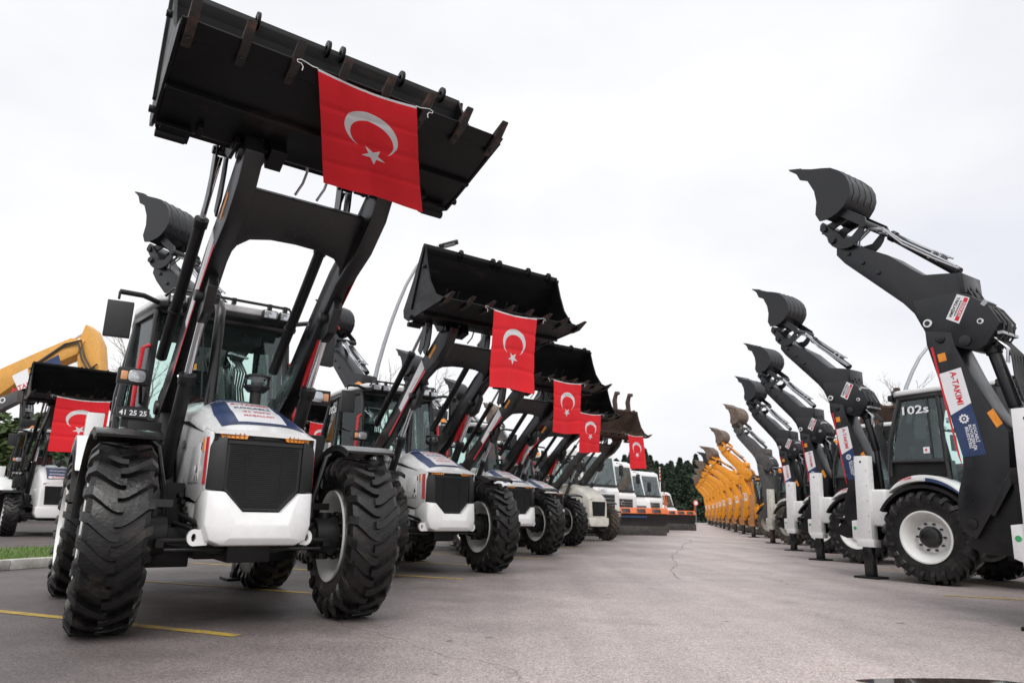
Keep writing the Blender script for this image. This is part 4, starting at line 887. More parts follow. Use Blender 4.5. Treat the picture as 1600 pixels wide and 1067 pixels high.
for k, lab in ((0, 'nearest white backhoe loader, far left foreground, its huge black bucket raised over the camera'), (1, 'white backhoe loader directly behind the nearest one, large flag under its open bucket'), (2, 'third white backhoe loader counting from the camera in the left row'), (3, 'fourth white backhoe loader in the left row, just before the muddy older one')):
    c = T if k == 0 else copy_tree(T)
    place(c, T1 + DT * (k if k < 3 else 2.93), YAW); tag(c, lab, 'backhoe loader', GL); clean[k] = c
offs = {-1: V(-1.16, -5.5, 0), 0: V(0, 0, 0), 1: DM, 2: DM * 1.95}
right = {}
for k, lab in ((-1, 'nearest right-row backhoe loader, cut by the frame, with stickered boom and highest digging bucket'), (0, 'right-row backhoe loader with 102s on its cab glass, beside the nearest boom'), (1, 'right-row backhoe loader standing behind the one with 102s on its glass'), (2, 'farthest clean backhoe loader of the right row, next to the muddy bucketed one')):
    c = copy_tree(T); place(c, M2 + offs[k], YAWR); tag(c, lab, 'backhoe loader', GR); right[k] = c; lower_arms(c)
shift_boom(right[0], .26, .03); shift_boom(right[1], .42, .02); shift_boom(right[2], .42, .0)
for k in range(4): swing(clean[k], 34 if k == 0 else 14); xform(clean[k], BOOMP, Matrix.Translation((0, 1.0 if k == 0 else .95, .16)))
set_tilt(clean[0], math.radians(-13), (1.04, 0, 3.67)); parts(clean[0], ('loader_bucket',))[0].scale = (.93, 1.02, .95)
OLD = dict(name='backhoe_loader', body='oldwhite', trim='oldblack', arm='oldgrey', armpaint='oldblack', rubber='oldrubber', rim='oldrim', decals=False, bucket='rust', edge='rust', tooth='rust', leg='oldwhite', inner='rust', bbucket='mudsteel', btooth='mudsteel', hood=2, front_r=.64, claws=True)
O1 = build_backhoe(OLD); place(O1, T1 + DT * 3.98 + V(.62, -.35, 0), YAW)
tag(O1, 'older muddy white backhoe loader with rust brown bucket and two claws, end of left row', 'backhoe loader', GL)
O2 = copy_tree(O1); o_ = M2 + DM * 3.15 + Matrix.Rotation(YAWR, 3, 'Z') @ V(-3.74, -.95, 0); place(O2, o_ - Matrix.Rotation(-1.22, 3, 'Z') @ V(-3.74, -.95, 0), -1.22); swing(O2, 13)
tag(O2, 'older grey armed backhoe loader with tan muddy bucket, before the first yellow machine', 'backhoe loader', 'older backhoe loaders of the right row')
O3 = copy_tree(O1); place(O3, (27.3, 84.0), YAWR)
tag(O3, 'old white backhoe loader at the far end of the yellow line', 'backhoe loader', 'older backhoe loaders of the right row')
MID = dict(name='backhoe_loader', body='white', trim='matte', arm='grey', armpaint='armblack', rubber='rubber', rim='rimwhite', decals=False, bucket='bucketblack', edge='bucketblack', tooth='worn', leg='white', inner='black', bbucket='grey', btooth='grey', hood=2, front_r=.56, face_decal=True)
B1 = build_backhoe(MID); place(B1, (-13.0, 20.3), -.85); set_tilt(B1, math.radians(-2))
tag(B1, 'white backhoe loader behind the grass verge, facing the camera at the far left', 'backhoe loader', 'backhoe loaders behind the left row')
B2 = copy_tree(B1); place(B2, (-7.95, 24.3), -.85)
tag(B2, 'half hidden backhoe loader between the two nearest machines, black bucket and flag showing', 'backhoe loader', 'backhoe loaders behind the left row')
YEL = dict(name='yellow_backhoe_loader', body='yellow', trim='oldblack', arm='yellow', armpaint='yellow', rubber='oldrubber', rim='oldrim', decals=False, bucket='rust', edge='rust', tooth='rust', leg='yellow', inner='oldblack', bbucket='mudsteel', btooth='mudsteel', hood=2, front_r=.55, boomtext='JCB')
Y0 = build_backhoe(YEL)
ypos = [(1180.6, 34.5), (1165.6, 40.5), (1153.6, 45.5), (1143, 51), (1136, 56.5), (1130.5, 62), (1124, 68), (1118, 75), (1113, 82)]
ylab = ['yellow backhoe loader nearest the black boomed ones, with an orange faded stabilizer leg', 'second yellow backhoe loader of the right row, wide tan bucket reaching left', 'third yellow backhoe loader of the right row, with a dark digging bucket',
        'fourth yellow backhoe loader along the right row of the aisle', 'fifth yellow backhoe loader along the right row of the aisle', 'sixth yellow backhoe loader along the right row of the aisle', 'seventh yellow backhoe loader along the right row of the aisle', 'eighth yellow backhoe loader along the right row of the aisle', 'farthest yellow backhoe loader, ninth along the right row']
lv = V(-3.74, -.95, 0)
for i, ((px, yy), lab) in enumerate(zip(ypos, ylab)):
    c = Y0 if i == 0 else copy_tree(Y0); yw = YAWR + rnd.uniform(-.03, .03); zc = yy * .97
    lx = V((px - 800) / F_PX * zc, yy, 0); o_ = lx - Matrix.Rotation(yw, 3, 'Z') @ lv
    place(c, o_, yw); tag(c, lab, 'backhoe loader', 'yellow backhoe loaders lined up in the right row'); flex(c, [-3, -10, -8, -11, -6, -9, -3, -5, -2][i]); swing(c, [4, 3, 5, 2, 4, 1, 0, -3, -4][i])
    for b_ in parts(c, ('backhoe_bucket',)): pass
    if i == 0: remat_tree(c, ('stabilizer',), 'yellow', 'tanorange')
    if i == 2: remat_tree(c, ('backhoe_bucket',), 'mudsteel', 'grey')

# ------------------------------------------------------------------ flags
def flag_material():
    m = bpy.data.materials.new('flagcloth'); m.use_nodes = True; t = m.node_tree; b = t.nodes['Principled BSDF']; L = t.links.new
    def n(ty, **k):
        q = t.nodes.new(ty)
        for a, c in k.items(): setattr(q, a, c)
        return q
    def M_(op, a, b_=None, cl=False):
        q = n('ShaderNodeMath', operation=op); q.use_clamp = cl
        for i, v in enumerate((a, b_)):
            if v is None: continue
            if isinstance(v, (int, float)): q.inputs[i].default_value = v
            else: L(v, q.inputs[i])
        return q.outputs[0]
    uv = n('ShaderNodeUVMap', uv_map='UVMap'); sp = n('ShaderNodeSeparateXYZ'); L(uv.outputs[0], sp.inputs[0]); X, Y = sp.outputs[0], sp.outputs[1]   # metres of flag width: x -.5..+.5, y 0 (top) .. 1.46
    def dist(cy): return M_('SQRT', M_('ADD', M_('MULTIPLY', X, X), M_('POWER', M_('SUBTRACT', Y, cy), 2)))
    cres = M_('MULTIPLY', M_('LESS_THAN', dist(.555), .27), M_('GREATER_THAN', dist(.620), .218))
    cy = .86; r = .125; cnt = None
    for k in range(5):   # five edges of a pentagram, inside at least four of them = star
        a = 2 * PI * k / 5 - PI / 2 + PI
        h = r * math.cos(2 * PI / 5)
        d = M_('ADD', M_('MULTIPLY', X, math.cos(a)), M_('MULTIPLY', M_('SUBTRACT', Y, cy), math.sin(a)))
        q = M_('LESS_THAN', d, h); cnt = q if cnt is None else M_('ADD', cnt, q)
    star = M_('GREATER_THAN', cnt, 3.5); hem = M_('LESS_THAN', Y, .028)
    f = M_('MAXIMUM', M_('MAXIMUM', cres, star), hem)
    mx_ = n('ShaderNodeMix', data_type='RGBA'); L(f, mx_.inputs[0]); mx_.inputs[6].default_value = (.90, .030, .042, 1); mx_.inputs[7].default_value = (.82, .82, .84, 1)
    L(mx_.outputs[2], b.inputs['Base Color']); b.inputs['Roughness'].default_value = .75; b.inputs['Specular IOR Level'].default_value = .2; b.inputs['Sheen Weight'].default_value = .15
    w_ = n('ShaderNodeTexNoise'); w_.inputs['Scale'].default_value = 350; tcn = n('ShaderNodeTexCoord'); L(tcn.outputs['Object'], w_.inputs['Vector']); bp = n('ShaderNodeBump'); bp.inputs['Strength'].default_value = .08; bp.inputs['Distance'].default_value = .002; L(w_.outputs['Fac'], bp.inputs['Height']); L(bp.outputs[0], b.inputs['Normal'])
    # thin cloth lets some sky light through
    tl = n('ShaderNodeBsdfTranslucent'); L(mx_.outputs[2], tl.inputs[0]); ms = n('ShaderNodeMixShader'); ms.inputs[0].default_value = .35; o = t.nodes['Material Output']
    L(b.outputs[0], ms.inputs[1]); L(tl.outputs[0], ms.inputs[2]); L(ms.outputs[0], o.inputs[0]); MATS['flagcloth'] = m
flag_material()
def make_flag(origin, u, dn, width, length, label, seed, lean=0.0, slack=.02, flare=0.0):
    """origin = top left corner (world), u = unit vector along the top edge, dn = hanging direction"""
    rr = random.Random(seed); nx, ny = 28, 44; nn = u.cross(dn).normalized(); bm = bmesh.new(); uvl = bm.loops.layers.uv.new('UVMap')
    ph = [rr.uniform(0, 6) for _ in range(6)]; G = {}
    for j in range(ny + 1):
        for i in range(nx + 1):
            a, c = i / nx, j / ny
            off = (.030 * math.sin(5 * a + ph[0] + 2 * c) + .014 * math.sin(11 * a + ph[1] - 3 * c)) * c ** .6 * width + .045 * width * math.sin(3.2 * c + ph[2]) * c
            for fc in (.25, .5, .75): off += .017 * width * math.exp(-((c - fc - .03 * math.sin(3 * a + ph[3])) / .018) ** 2)     # packing folds
            off += .013 * width * math.exp(-((a - .47) / .02) ** 2)
            sag = .035 * width * math.sin(PI * a) * (1 - c) ** 2 + slack * math.sin(4 * a + ph[4]) * c
            p = u * (a * width * (1 + flare * c + .015 * math.sin(4 * c + ph[5])) + lean * c * length) + dn * (c * length + sag) + nn * off
            G[i, j] = bm.verts.new(p)
    for j in range(ny):
        for i in range(nx):
            f = bm.faces.new([G[i, j], G[i + 1, j], G[i + 1, j + 1], G[i, j + 1]]); f.smooth = True
            for lp, (a, c) in zip(f.loops, ((i, j), (i + 1, j), (i + 1, j + 1), (i, j + 1))): lp[uvl].uv = (a / nx - .5, c / ny * 1.46)
    me = bpy.data.meshes.new('flag'); bm.to_mesh(me); bm.free(); me.materials.append(MATS['flagcloth'])
    o = bpy.data.objects.new('flag', me); COL.objects.link(o); o.location = origin
    tag(o, label, 'flag', 'red flags with white crescent and star hung from the buckets')
    b = MB().m('rope')
    for s, e in ((-1, V(0, 0, 0)), (1, u * width)):
        d = u * s; k = e; b.tube([k, k + d * .04, k + d * .08 + V(0, 0, .012), k + d * .12 + V(0, 0, .02), k + d * .145 + V(0, 0, .008), k + d * .14 - V(0, 0, .008), k + d * .115 - V(0, 0, .01), k + d * .10 - V(0, 0, .03), k + d * .105 - V(0, 0, .06)], .0032, n=5)
    b.build('tie_string', o); return o
def lip(root_xy, yaw, y, a, piv=(1.05, 3.62), x=1.06, z=.02):
    X = piv[0] + x * math.cos(a) - z * math.sin(a); Z = piv[1] + x * math.sin(a) + z * math.cos(a)
    return V(*root_xy[:2], 0) + Matrix.Rotation(yaw, 3, 'Z') @ V(X, y, Z)
lf = Matrix.Rotation(YAW, 3, 'Z') @ V(0, 1, 0); bk_ = Matrix.Rotation(YAW, 3, 'Z') @ V(-1, 0, 0)
a = math.radians(13)
make_flag(lip(T1, YAW, -.36, a, (1.04, 3.67), .98, .0), lf, (V(0, 0, -1) + bk_ * FB + lf * FL_).normalized(), .76, FLEN, 'largest red flag with crescent and star, tied under the nearest raised bucket', 1, flare=.13)
for k, (lab, y0, ln) in enumerate((('red flag hanging from the second bucket of the left row', -.43, .0), ('red flag hanging from the third bucket of the left row', -.40, .03), ('red flag hanging from the fourth bucket, just below and right of the third flag', -.42, .02))):
    k += 1; tk = T1 + DT * (k if k < 3 else 2.93)
    make_flag(lip(tk, YAW, y0, 0), lf, (V(0, 0, -1) + bk_ * .05).normalized(), .75, 1.08, lab, 10 + k, lean=ln)
make_flag(lip(T1 + DT * 3.98 + V(.62, -.35, 0), YAW, .05, 0), lf, V(.02, 0, -1).normalized(), .75, 1.15, 'farthest red flag, hanging askew from the rust brown bucket', 20, lean=.10)
for (xy, lab, y0, wd, sd) in (((-13.0, 20.3), 'red flag at the far left, below the bucket behind the grass verge', -.62, 1.25, 31), ((-7.95, 24.3), 'red flag mostly hidden between the two nearest machines', .0, .8, 32)):
    l2 = Matrix.Rotation(-.85, 3, 'Z') @ V(0, 1, 0)
    make_flag(lip(xy, -.85, y0, math.radians(2)), l2, V(0, 0, -1), wd, 1.15 * wd if wd > 1 else 1.1, lab, sd)

# ------------------------------------------------------------------ trucks and snow ploughs
mat('tglass', (.10, .125, .13), .08, metal=.45, var=.25, dscale=1.2, rvar=.03)
def truck(label, xy, yaw, H=3.4, W=2.4, body='white', dump='galv', unimog=False, plate=False):
    r = empty('truck', (*xy, 0), yaw); h = W / 2; f0 = 1.05
    b = MB().m(body); wz = H * .56
    side = [(-2.1, f0), (-2.1, H - .06), (-1.9, H), (-.55, H), (-.30, H - .12), (-.08 if not unimog else -.02, wz), (0.02, wz - .12), (0.06, f0)]
    if unimog: side = [(-2.1, f0), (-2.1, H - .06), (-1.9, H), (-.9, H), (-.62, H - .14), (-.30, wz + .02), (.0, wz - .14), (.06, wz - .5), (.08, f0 - .1)]
    b.prism(side, -h, h); b.build('cab', r, bevel=.06, seg=3)
    b = MB().m('tglass')
    (x0, z0), (x1, z1) = (side[4], side[5])
    def on(t, e=.02): return (x0 + (x1 - x0) * t + e, z0 + (z1 - z0) * t)
    (xa, za), (xb, zb) = on(.12), on(.97); b.pane([(xb, -h + .14, zb), (xb, h - .14, zb), (xa, h - .2, za), (xa, -h + .2, za)], .012); b.build('windscreen', r, smooth=False)
    b = MB().m('plastic'); b.pane([(xb + .02, -h + .10, zb - .02), (xb + .02, h - .10, zb - .02), (xb + .015, h - .1, zb + .08), (xb + .015, -h + .1, zb + .08)], .01); b.tube([(xb + .05, -.5, zb), (xb + .03, -.1, zb + .35)], .015, n=5); b.tube([(xb + .05, .3, zb), (xb + .03, .7, zb + .3)], .015, n=5); b.build('wiper', r, smooth=False)
    for s in (-1, 1):
        b = MB().m('tglass'); b.prism([(-1.25, wz + .02), (-1.25, H - .3), (x0 - .08, H - .3), (x1 - .22, wz + .02)], min(s * h, s * (h + .01)), max(s * h, s * (h + .01))); b.build('side_window', r)
        b = MB().m('plastic'); b.tube([(x1 - .1, s * h, H - .5), (x1 + .05, s * (h + .22), H - .55), (x1 + .05, s * (h + .22), H - 1.25), (x1 - .1, s * h, H - 1.3)], .02, n=6); b.box((x1 + .05, s * (h + .2), H - .85), (.10, .20, .48)); b.build('mirror', r, bevel=.03)
        b = MB().m('plastic').b2((.0, s * .62, f0 - .28), (.12, s * (h - .02), f0 + .02)); b.m('lens').b2((.115, s * .72, f0 - .22), (.13, s * (h - .1), f0 - .04)); b.m('amber').b2((.115, s * (h - .09), f0 - .22), (.128, s * (h - .03), f0 - .04)); b.build('headlight', r, bevel=.01)
    gz0, gz1 = f0 + .06, wz - .30 if not unimog else wz - .42
    b = MB().m('plastic'); b.b2((.04, -.80, gz0), (.09, .80, gz1)); b.m('galv')
    k = 5
    for i in range(k): z = gz0 + .06 + (gz1 - gz0 - .1) * i / (k - 1); b.b2((.085, -.76, z - .02), (.105, .76, z + .02))
    gr = b.build('grille', r, bevel=.01)
    b = MB().m('chrome'); cz = (gz0 + gz1) / 2 + .03; R_ = .15
    b.lathe([(R_ - .018, .10), (R_, .105), (R_, .125), (R_ - .018, .13)], n=28, c=(0, 0, cz), ax='x', closed=True)
    for k in range(3):
        an = PI / 2 + k * 2 * PI / 3; u = V(0, math.cos(an), math.sin(an)); v = V(0, -u.z, u.y)
        b.hexa([V(.11, 0, cz) - v * .022, V(.11, 0, cz) + u * R_ * .95 - v * .003, V(.11, 0, cz) + u * R_ * .95 + v * .003, V(.11, 0, cz) + v * .022, V(.13, 0, cz) - v * .022, V(.13, 0, cz) + u * R_ * .95 - v * .003, V(.13, 0, cz) + u * R_ * .95 + v * .003, V(.13, 0, cz) + v * .022])
    b.build('emblem', gr)
    b = MB().m('plastic'); b.b2((-.1, -h, .48), (.14, h, f0 - .24)); b.build('bumper', r, bevel=.03)
    if plate: b = MB().m('decalwhite').b2((.05, -.30, wz - .18), (.07, .30, wz - .06)); b.m('decalblack').text('41 41', (.07, 0, wz - .165), (0, 1, 0), (0, 0, 1), .1, .004); b.build('number_plate', r)
    b = MB().m('oldblack'); b.b2((-6.2, -.45, .75), (-.2, .45, 1.05)); b.b2((-1.9, -h + .05, .5), (-1.3, -h + .5, .95)); b.build('chassis', r, bevel=.02)
    b = MB().m(dump); b.b2((-6.4, -h, 1.15), (-2.4, h, 1.2)); b.b2((-6.4, -h, 1.2), (-6.33, h, H - .7)); b.b2((-2.47, -h, 1.2), (-2.4, h, H - .5)); b.b2((-6.33, -h, 1.2), (-2.47, -h + .07, H - .7)); b.b2((-6.33, h - .07, 1.2), (-2.47, h, H - .7))
    for k in range(6): x = -6.3 + k * .77; b.b2((x, -h - .05, 1.2), (x + .09, -h, H - .7)); b.b2((x, h, 1.2), (x + .09, h + .05, H - .7))
    b.build('dump_body', r, bevel=.01, seg=1)
    if unimog: b = MB().m('amber').cyl((-1.4, -.7, H), (-1.4, -.7, H + .14), .07); b.build('beacon', r)
    for x in (-.95, -4.9):
        for s in (-1, 1): make_wheel(r, x, s, .50, .30, 'oldrubber', 'oldrim', track=h - .17)
    for s in (-1, 1):
        b = MB().m(body if x else body); b.strip(arc((-.95, .50), .60, 0, 180, 12), .05, min(s * (h - .34), s * h), max(s * (h - .34), s * h)); b.build('mudguard', r)
    tag(r, label, 'truck', 'white municipal trucks behind the left row'); return r
ty = -.85
truck('tall white truck cab beside the rust brown bucket, nearest of the trucks', (4.15, 31.6), ty, 3.75, plate=True)
truck('white truck cab squeezed behind the tallest truck, sun visor dark', (5.55, 35.0), ty, 3.55)
truck('white snub nosed truck with round star emblem above the largest snow plough', (6.6, 37.2), ty - .1, 3.25, unimog=True)
truck('white truck peeking out right behind the snub nosed one', (8.5, 42.5), ty, 3.5)
truck('small white truck, second last of the trucks, behind the middle plough', (10.4, 49.5), ty, 2.95, unimog=True)
truck('farthest small white truck, last before the dark pines', (12.6, 56.0), ty, 2.75, unimog=True)
o_ = truck('orange truck glimpsed through the cab windows of the nearest backhoe loader', (-10.2, 21.6), -1.3, 2.9, body='orange', dump='orange'); o_['group'] = 'vehicles beyond the verge'
def plough(label, xy, yaw, wd, blue=False):
    r = empty('snow_plough', (*xy, 0), yaw); h = wd / 2
    b = MB().m('plowblack'); b.strip([(.06, .04), (-.04, .25), (-.08, .5), (-.04, .75), (.10, 1.0)], .04, -h, h)
    if blue: b.m('plowblue'); b.strip([(.0, .80), (.045, .93)], -.006, -h * .9, h * .25)
    b.build('blade', r, bevel=.008)
    b = MB().m('oldblack').b2((.03, -h, .0), (.09, h, .42)); b.build('cutting_edge', r, bevel=.005)
    b = MB().m('orange'); b.hexa([(.10, -h, 1.0), (.16, -h, 1.0), (.16, h, 1.0), (.10, h, 1.0), (-.02, -h + .05, 1.26), (.04, -h + .05, 1.26), (.04, h - .05, 1.26), (-.02, h - .05, 1.26)])
    b.m('plowblack')
    for k in range(3): y = -h + wd * (.2 + .3 * k); b.hexa([(.155, y - .22, 1.04), (.175, y - .22, 1.04), (.175, y + .22, 1.04), (.155, y + .22, 1.04), (.06, y - .22, 1.22), (.08, y - .22, 1.22), (.08, y + .22, 1.22), (.06, y + .22, 1.22)])
    b.build('deflector', r, bevel=.006)
    b = MB().m('orange')
    for k in range(4): y = -h * .8 + k * wd * .8 / 3; b.prism([(-.12, .1), (-.35, .2), (-.30, 1.0), (-.02, 1.25), (-.02, 1.0), (-.10, .6)], y - .03, y + .03)
    b.b2((-.9, -.4, .55), (-.3, .4, .7)); b.build('support_frame', r, bevel=.006)
    for s in (-1, 1): b = MB().m('orange').cyl((0, s * (h - .04), 1.2), (0, s * (h - .04), 2.0), .022, n=8); b.build('marker_rod', r)
    tag(r, label, 'snow plough', 'orange and black snow ploughs on the trucks')
plough('largest snow plough, orange top with blue smear, nearest the camera', (6.3, 34.0), -1.35, 2.6, True)
plough('middle snow plough, mostly behind the largest one', (8.1, 40.0), -1.3, 1.9)
plough('right snow plough with orange marker rods, beside the open aisle', (11.35, 47.0), -1.4, 2.1)

# ------------------------------------------------------------------ excavator at the far left
def excavator():
    D = 22.5
    def P_(px, py):   # picture point on the plane y = D
        a_, c_ = px - 800, py - 533.5; u = a_ * math.cos(ROLL) + c_ * math.sin(ROLL); v = -a_ * math.sin(ROLL) + c_ * math.cos(ROLL)
        dy = math.cos(PITCH) + v / F_PX * math.sin(PITCH); dz = math.sin(PITCH) - v / F_PX * math.cos(PITCH); t = D / dy; return (u / F_PX * t, CAM_H + dz * t)
    r = empty('excavator', (-21.5, D, 0)); O = V(-21.5, D, 0)
    def pr(pts): return [(p[0] - O.x, p[1]) for p in (P_(*q) for q in pts)]
    b = MB().m('excyellow'); b.prism(pr([(-95, 690), (-60, 612), (0, 583), (60, 556), (118, 531), (140, 535), (128, 556), (100, 568), (48, 590), (0, 625), (-45, 690)]), -.28, .28); bm_ = b.build('boom', r, bevel=.03)
    q = pr([(28, 590), (52, 578), (57, 606), (38, 612), (14, 610), (75, 570), (100, 557), (104, 571), (80, 582)])
    b = MB().m('decalwhite').prism([q[0], q[1], q[2], q[3]], -.285, -.281); b.m('decalred').text('A-TAKIMI', (q[0][0] + .1, -.286, q[0][1] - .55), (.9, 0, .38), (-.38, 0, .9), .22, .004, align='LEFT'); b.m('navy').prism([q[5], q[6], q[7], q[8]], -.285, -.281); b.build('boom_decal', bm_)
    b = MB().m('excyellow'); b.prism(pr([(140, 509), (152, 518), (162, 540), (164, 575), (168, 640), (150, 640), (127, 575), (126, 541)]), -.22, .22); b.build('stick', r, bevel=.03)
    b = MB().m('plastic'); p0, p1, p2 = pr([(8, 592), (84, 549), (140, 516)]); b.cyl((p0[0], 0, p0[1]), (p1[0], 0, p1[1]), .10); cy = b.build('stick_cylinder', r)
    b = MB().m('chrome').cyl((p1[0], 0, p1[1]), (p2[0], 0, p2[1]), .045); b.build('piston_rod', cy)
    b = MB().m('hose'); q = pr([(60, 575), (110, 541), (135, 535), (140, 560), (150, 578), (160, 572)]); b.tube([(p[0], -.30, p[1]) for p in q], .03); b.tube([(p[0] - .05, -.33, p[1] - .1) for p in q], .03); b.build('hose', r)
    # second, dark member with the maker's lettering, and the house on its tracks
    b = MB().m('oldgrey'); q = pr([(-70, 700), (-30, 650), (0, 633), (48, 614), (46, 632), (10, 650), (-20, 690), (-40, 720)]); b.prism(q, -.62, -.34); ln = b.build('dark_arm', r, bevel=.02)
    b = MB().m('decalwhite'); q = pr([(0, 652), (34, 630)]); dx, dz = q[1][0] - q[0][0], q[1][1] - q[0][1]; l_ = math.hypot(dx, dz); b.text('VOLVO', (q[0][0] - .12, -.625, q[0][1] - .06), (dx / l_, 0, dz / l_), (-dz / l_, 0, dx / l_), .26, .006, align='LEFT'); b.build('lettering', ln)
    b = MB().m('excyellow'); b.b2((-3.5, -1.3, 1.1), (1.2, 1.3, 2.2)); b.build('house', r, bevel=.12, seg=3); b = MB().m('black'); b.b2((-.1, -1.3, 2.2), (1.3, -.3, 3.1)); cb = b.build('cab', r, bevel=.1, seg=3); b = MB().m('tglass').b2((0, -1.315, 2.35), (1.15, -1.30, 3.0)); b.build('cab_window', cb)
    for s in (-1, 1):
        b = MB().m('oldblack'); b.prism(arc((1.6, .5), .5, 90, -90, 8) + arc((-2.6, .5), .5, -90, -270, 8), s * 1.2 - .3, s * 1.2 + .3); b.build('track', r, bevel=.02)
    tag(r, 'yellow excavator with sign lettering on its dark arm, rising behind the far left bucket', 'excavator')
excavator()

# ------------------------------------------------------------------ trees
mat('pine', (.030, .055, .036), .9, var=.5, dirt=(.06, .085, .045), damt=.7, dscale=.8, dlo=.4, dhi=.65)
mat('hedge', (.045, .075, .02), .85, var=.45, dirt=(.09, .12, .035), damt=.7, dscale=1.2, dlo=.4, dhi=.65)
mat('twig', (.30, .27, .25), .9, var=.3)
def crown_mesh(H, Rr, n, seed, matn, base=.12, power=.85, leaf=.34, roundish=False):
    rr = random.Random(seed); b = MB().m(matn)
    lob = [(rr.uniform(0, 2 * PI), rr.uniform(.75, 1.2)) for _ in range(14)]
    for i in range(n):
        t = rr.random() ** .8; z = H * (base + (1 - base) * t)
        prof = math.sin(PI * min(1, .12 + .88 * t)) ** .6 if roundish else (1 - t) ** power * (1 + .18 * math.sin(26 * t + lob[int(t * 13)][0]))
        a = rr.uniform(0, 2 * PI); lo = 1 + .22 * math.sin(3 * a + lob[int(t * 13)][0]) * lob[int(t * 13)][1]
        rd = Rr * prof * lo * (rr.random() ** .45) + .05; p = V(rd * math.cos(a), rd * math.sin(a), z - .25 * rd / Rr * (0 if roundish else 1)); s = leaf * rr.uniform(.5, 1.2)
        d1 = V(rr.gauss(0, 1), rr.gauss(0, 1), rr.gauss(0, .6)).normalized(); d2 = d1.cross(V(rr.gauss(0, 1), rr.gauss(0, 1), rr.gauss(0, 1))).normalized()
        b.poly([p - d1 * s, p - d2 * s * .45, p + d1 * s * .9, p + d2 * s * .45])
    return b
def make_tree(name, H, Rr, n, seed, matn, **k):
    r = empty(name); b = MB().m('bark'); b.tube([(0, 0, 0), (.05, 0, H * .3), (0, .05, H * .7), (0, 0, H * .97)], .2, n=7, rr=[H * .022, H * .016, H * .008, .015])
    rr = random.Random(seed)
    for i in range(16):
        z = H * rr.uniform(.15, .85); a = rr.uniform(0, 6.3); l = Rr * (1 - z / H) * .9 + .2; b.tube([(0, 0, z), (l * math.cos(a), l * math.sin(a), z + l * .12)], .05, n=4, rr=[.06, .015])
    b.build('trunk', r); crown_mesh(H, Rr, n, seed + 1, matn, **k).build('crown', r, smooth=False, flip=False); return r
pines = [make_tree('pine_tree', 10.4, 3.3, 7500, 40, 'pine', base=.02, power=.85, leaf=.34), make_tree('pine_tree', 9.4, 3.5, 7500, 50, 'pine', base=.02, power=.72, leaf=.34), make_tree('pine_tree', 11.0, 2.9, 7500, 60, 'pine', base=.03, power=.95, leaf=.34)]
spots = []
rr = random.Random(5)
for row, y0 in ((0, 108), (1, 115)):
    for k in range(24):
        px = 842 + k * 12.6 + row * 6 + rr.uniform(-4, 4); y = y0 + rr.uniform(-4, 4); spots.append(((px - 800) / F_PX * y * .97, y))
for i, (x, y) in enumerate(spots):
    p = pines[i] if i < 3 else copy_tree(pines[i % 3]); place(p, (x, y), rr.uniform(0, 6)); s = rr.uniform(.76, 1.0); p.scale = (s, s, s)
    tag(p, 'dark green pine in the dense tree line closing the far end of the aisle', 'pine tree', 'pines at the far end of the aisle')
bush = make_tree('broadleaf_tree', 5.2, 2.6, 5200, 80, 'hedge', base=.10, roundish=True, leaf=.22)
for i, (x, y, s) in enumerate(((-26.5, 33, 1.15), (-23.6, 35, 1.0), (-29.5, 31, 1.3), (-20.5, 37, .95), (-17.6, 38, 1.0), (-14.5, 40, .9))):
    p = bush if i == 0 else copy_tree(bush); place(p, (x, y), i * 1.3); p.scale = (s, s, s); tag(p, 'green leafy tree behind the machines at the far left', 'tree', 'leafy trees at the far left')
def bare(seed, H=7.5):
    rr = random.Random(seed); b = MB().m('twig')
    def br(p, d, l, r_, dep):
        k = p + d * l * .5 + V(rr.gauss(0, 1), rr.gauss(0, 1), 0) * l * .05; e = p + d * l; b.tube([p, k, e], r_, n=5 if dep < 3 else 3, rr=[r_, r_ * .85, r_ * .65])
        if dep >= 6: return
        for _ in range(2 if dep else 4):
            nd = (d + V(rr.gauss(0, .38), rr.gauss(0, .38), rr.gauss(.05, .2))).normalized(); br(e, nd, l * rr.uniform(.6, .82), r_ * .6, dep + 1)
        if dep > 1: nd = (d + V(rr.gauss(0, .7), rr.gauss(0, .7), .1)).normalized(); br(k, nd, l * .55, r_ * .45, dep + 2)
    br(V(0, 0, 0), V(0, 0, 1), H * .26, H * .017, 0); return b.build('bare_tree', flip=False)
bt = [bare(3), bare(9)]
for i, (x, y, H, lab) in enumerate(((-4.2, 26.5, 1.0, 'bare leafless tree behind the cab of the second white machine'), (15.3, 27.5, 1.08, 'bare leafless tree behind the black booms on the right'), (-13.3, 25.5, 1.12, 'bare leafless tree just above the cab of the nearest machine'))):
    o = bt[i] if i < 2 else bt[0].copy()
    if i == 2: COL.objects.link(o)
    o.location = (x, y, 0); o.scale = (H, H, H); o.rotation_euler = (0, 0, i * 2.1); tag(o, lab, 'bare tree')

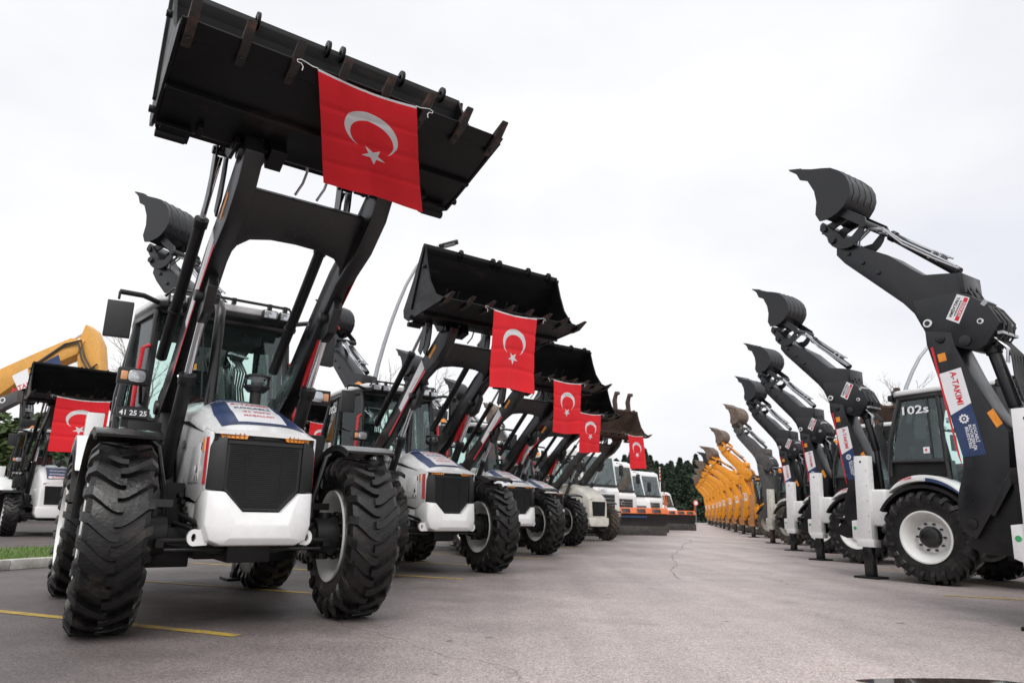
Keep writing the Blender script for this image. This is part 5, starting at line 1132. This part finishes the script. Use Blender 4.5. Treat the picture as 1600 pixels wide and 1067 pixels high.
# ------------------------------------------------------------------ street lamps, signs
def lamp(label, base, side, H, reach, curve=None):
    r = empty('street_lamp', (*base, 0)); b = MB().m('galv')
    pts = [(0, 0, 0), (0, 0, H * .35), (.02 * side, 0, H * .55)] + [(side * reach * (1 - math.cos(t * PI / 2 * .80)) , 0, H * .55 + H * .45 * math.sin(t * PI / 2 * .80) / math.sin(PI / 2 * .8)) for t in [i / 12 for i in range(1, 13)]]
    if curve: pts = [(0, 0, 0), (0, 0, curve[0][1] * .6)] + [(x, 0, z) for x, z in curve]
    nn_ = len(pts); b.tube(pts, .07, n=12, rr=[.095 - .05 * i / nn_ for i in range(nn_)]); b.cyl((0, 0, 0), (0, 0, .04), .2); b.build('pole', r)
    e = V(*pts[-1]); b = MB().m('plastic'); R_ = Matrix.Rotation(-side * .30, 3, 'Y'); b.box(e + V(side * .38, 0, .10), (.75, .34, .09), R_); hd = b.build('lamp_head', r, bevel=.03)
    b = MB().m('galv'); b.box(e + V(side * .42, 0, .055), (.42, .26, .03), R_); b.build('lamp_lens', hd); tag(r, label, 'street lamp', 'curved street lamps'); return r
lamp('tall grey street lamp curving over beside the second bucket of the left row', (-5.0, 24.5), 1, 10.9, 2.9, [(0, 4.3), (.08, 5.3), (.19, 6.0), (.35, 6.75), (.55, 7.55), (.77, 8.29), (1.03, 9.04), (1.39, 9.78), (1.84, 10.35), (2.15, 10.58)])
lamp('grey street lamp curving behind the nearest right-row boom', (14.75, 26.5), 1, 9.5, 2.4, [(0, 3.6), (.14, 4.5), (.35, 5.2), (.62, 5.97), (.94, 6.61), (1.29, 7.18), (1.66, 7.6), (2.1, 7.95), (2.6, 8.2)])
def sign(name, label, cat, xy, H, build_face, yaw=0):
    r = empty(name, (*xy, 0), yaw); b = MB().m('galv')
    for x in ((-.7, .7) if name == 'notice_board' else (0,)): b.cyl((x, .03, 0), (x, .03, H), .035, n=8)
    b.build('post', r) if name != 'notice_board' else b.build('posts', r); build_face(r, H); tag(r, label, cat)
def f_round(r, H):
    b = MB().m('signred'); b.lathe([(0, -.01), (.34, -.01), (.34, .01), (0, .01)], n=28, c=(0, 0, H)); b.m('decalwhite').lathe([(0, -.014), (.25, -.014), (.25, -.011), (0, -.011)], n=28, c=(0, 0, H)); b.build('sign_face', r)
def f_board(r, H):
    b = MB().m('orange').b2((-.95, -.03, H - .75), (.95, .0, H)); b.m('decalwhite').b2((-.85, -.035, H - .68), (.85, -.031, H - .40)); b.b2((-.75, -.035, H - .22), (.75, -.031, H - .12)); b.build('board_face', r)
sign('road_sign', 'round red and white road sign at the far end of the aisle', 'road sign', (23.2, 88), 2.5, f_round)
sign('notice_board', 'orange and white board on posts before the pines', 'notice board', (25.3, 88), 3.1, f_board)
b = MB().m('decalwhite').cyl((0, 0, 0), (0, 0, 5.6), .05, n=10)
for k in range(4): b.m('signred').cyl((0, 0, 4.2 + k * .36), (0, 0, 4.38 + k * .36), .06, n=10)
o = b.build('barrier_pole', loc=(15.0, 70, 0)); tag(o, 'thin red and white banded pole rising before the dark pines', 'pole')
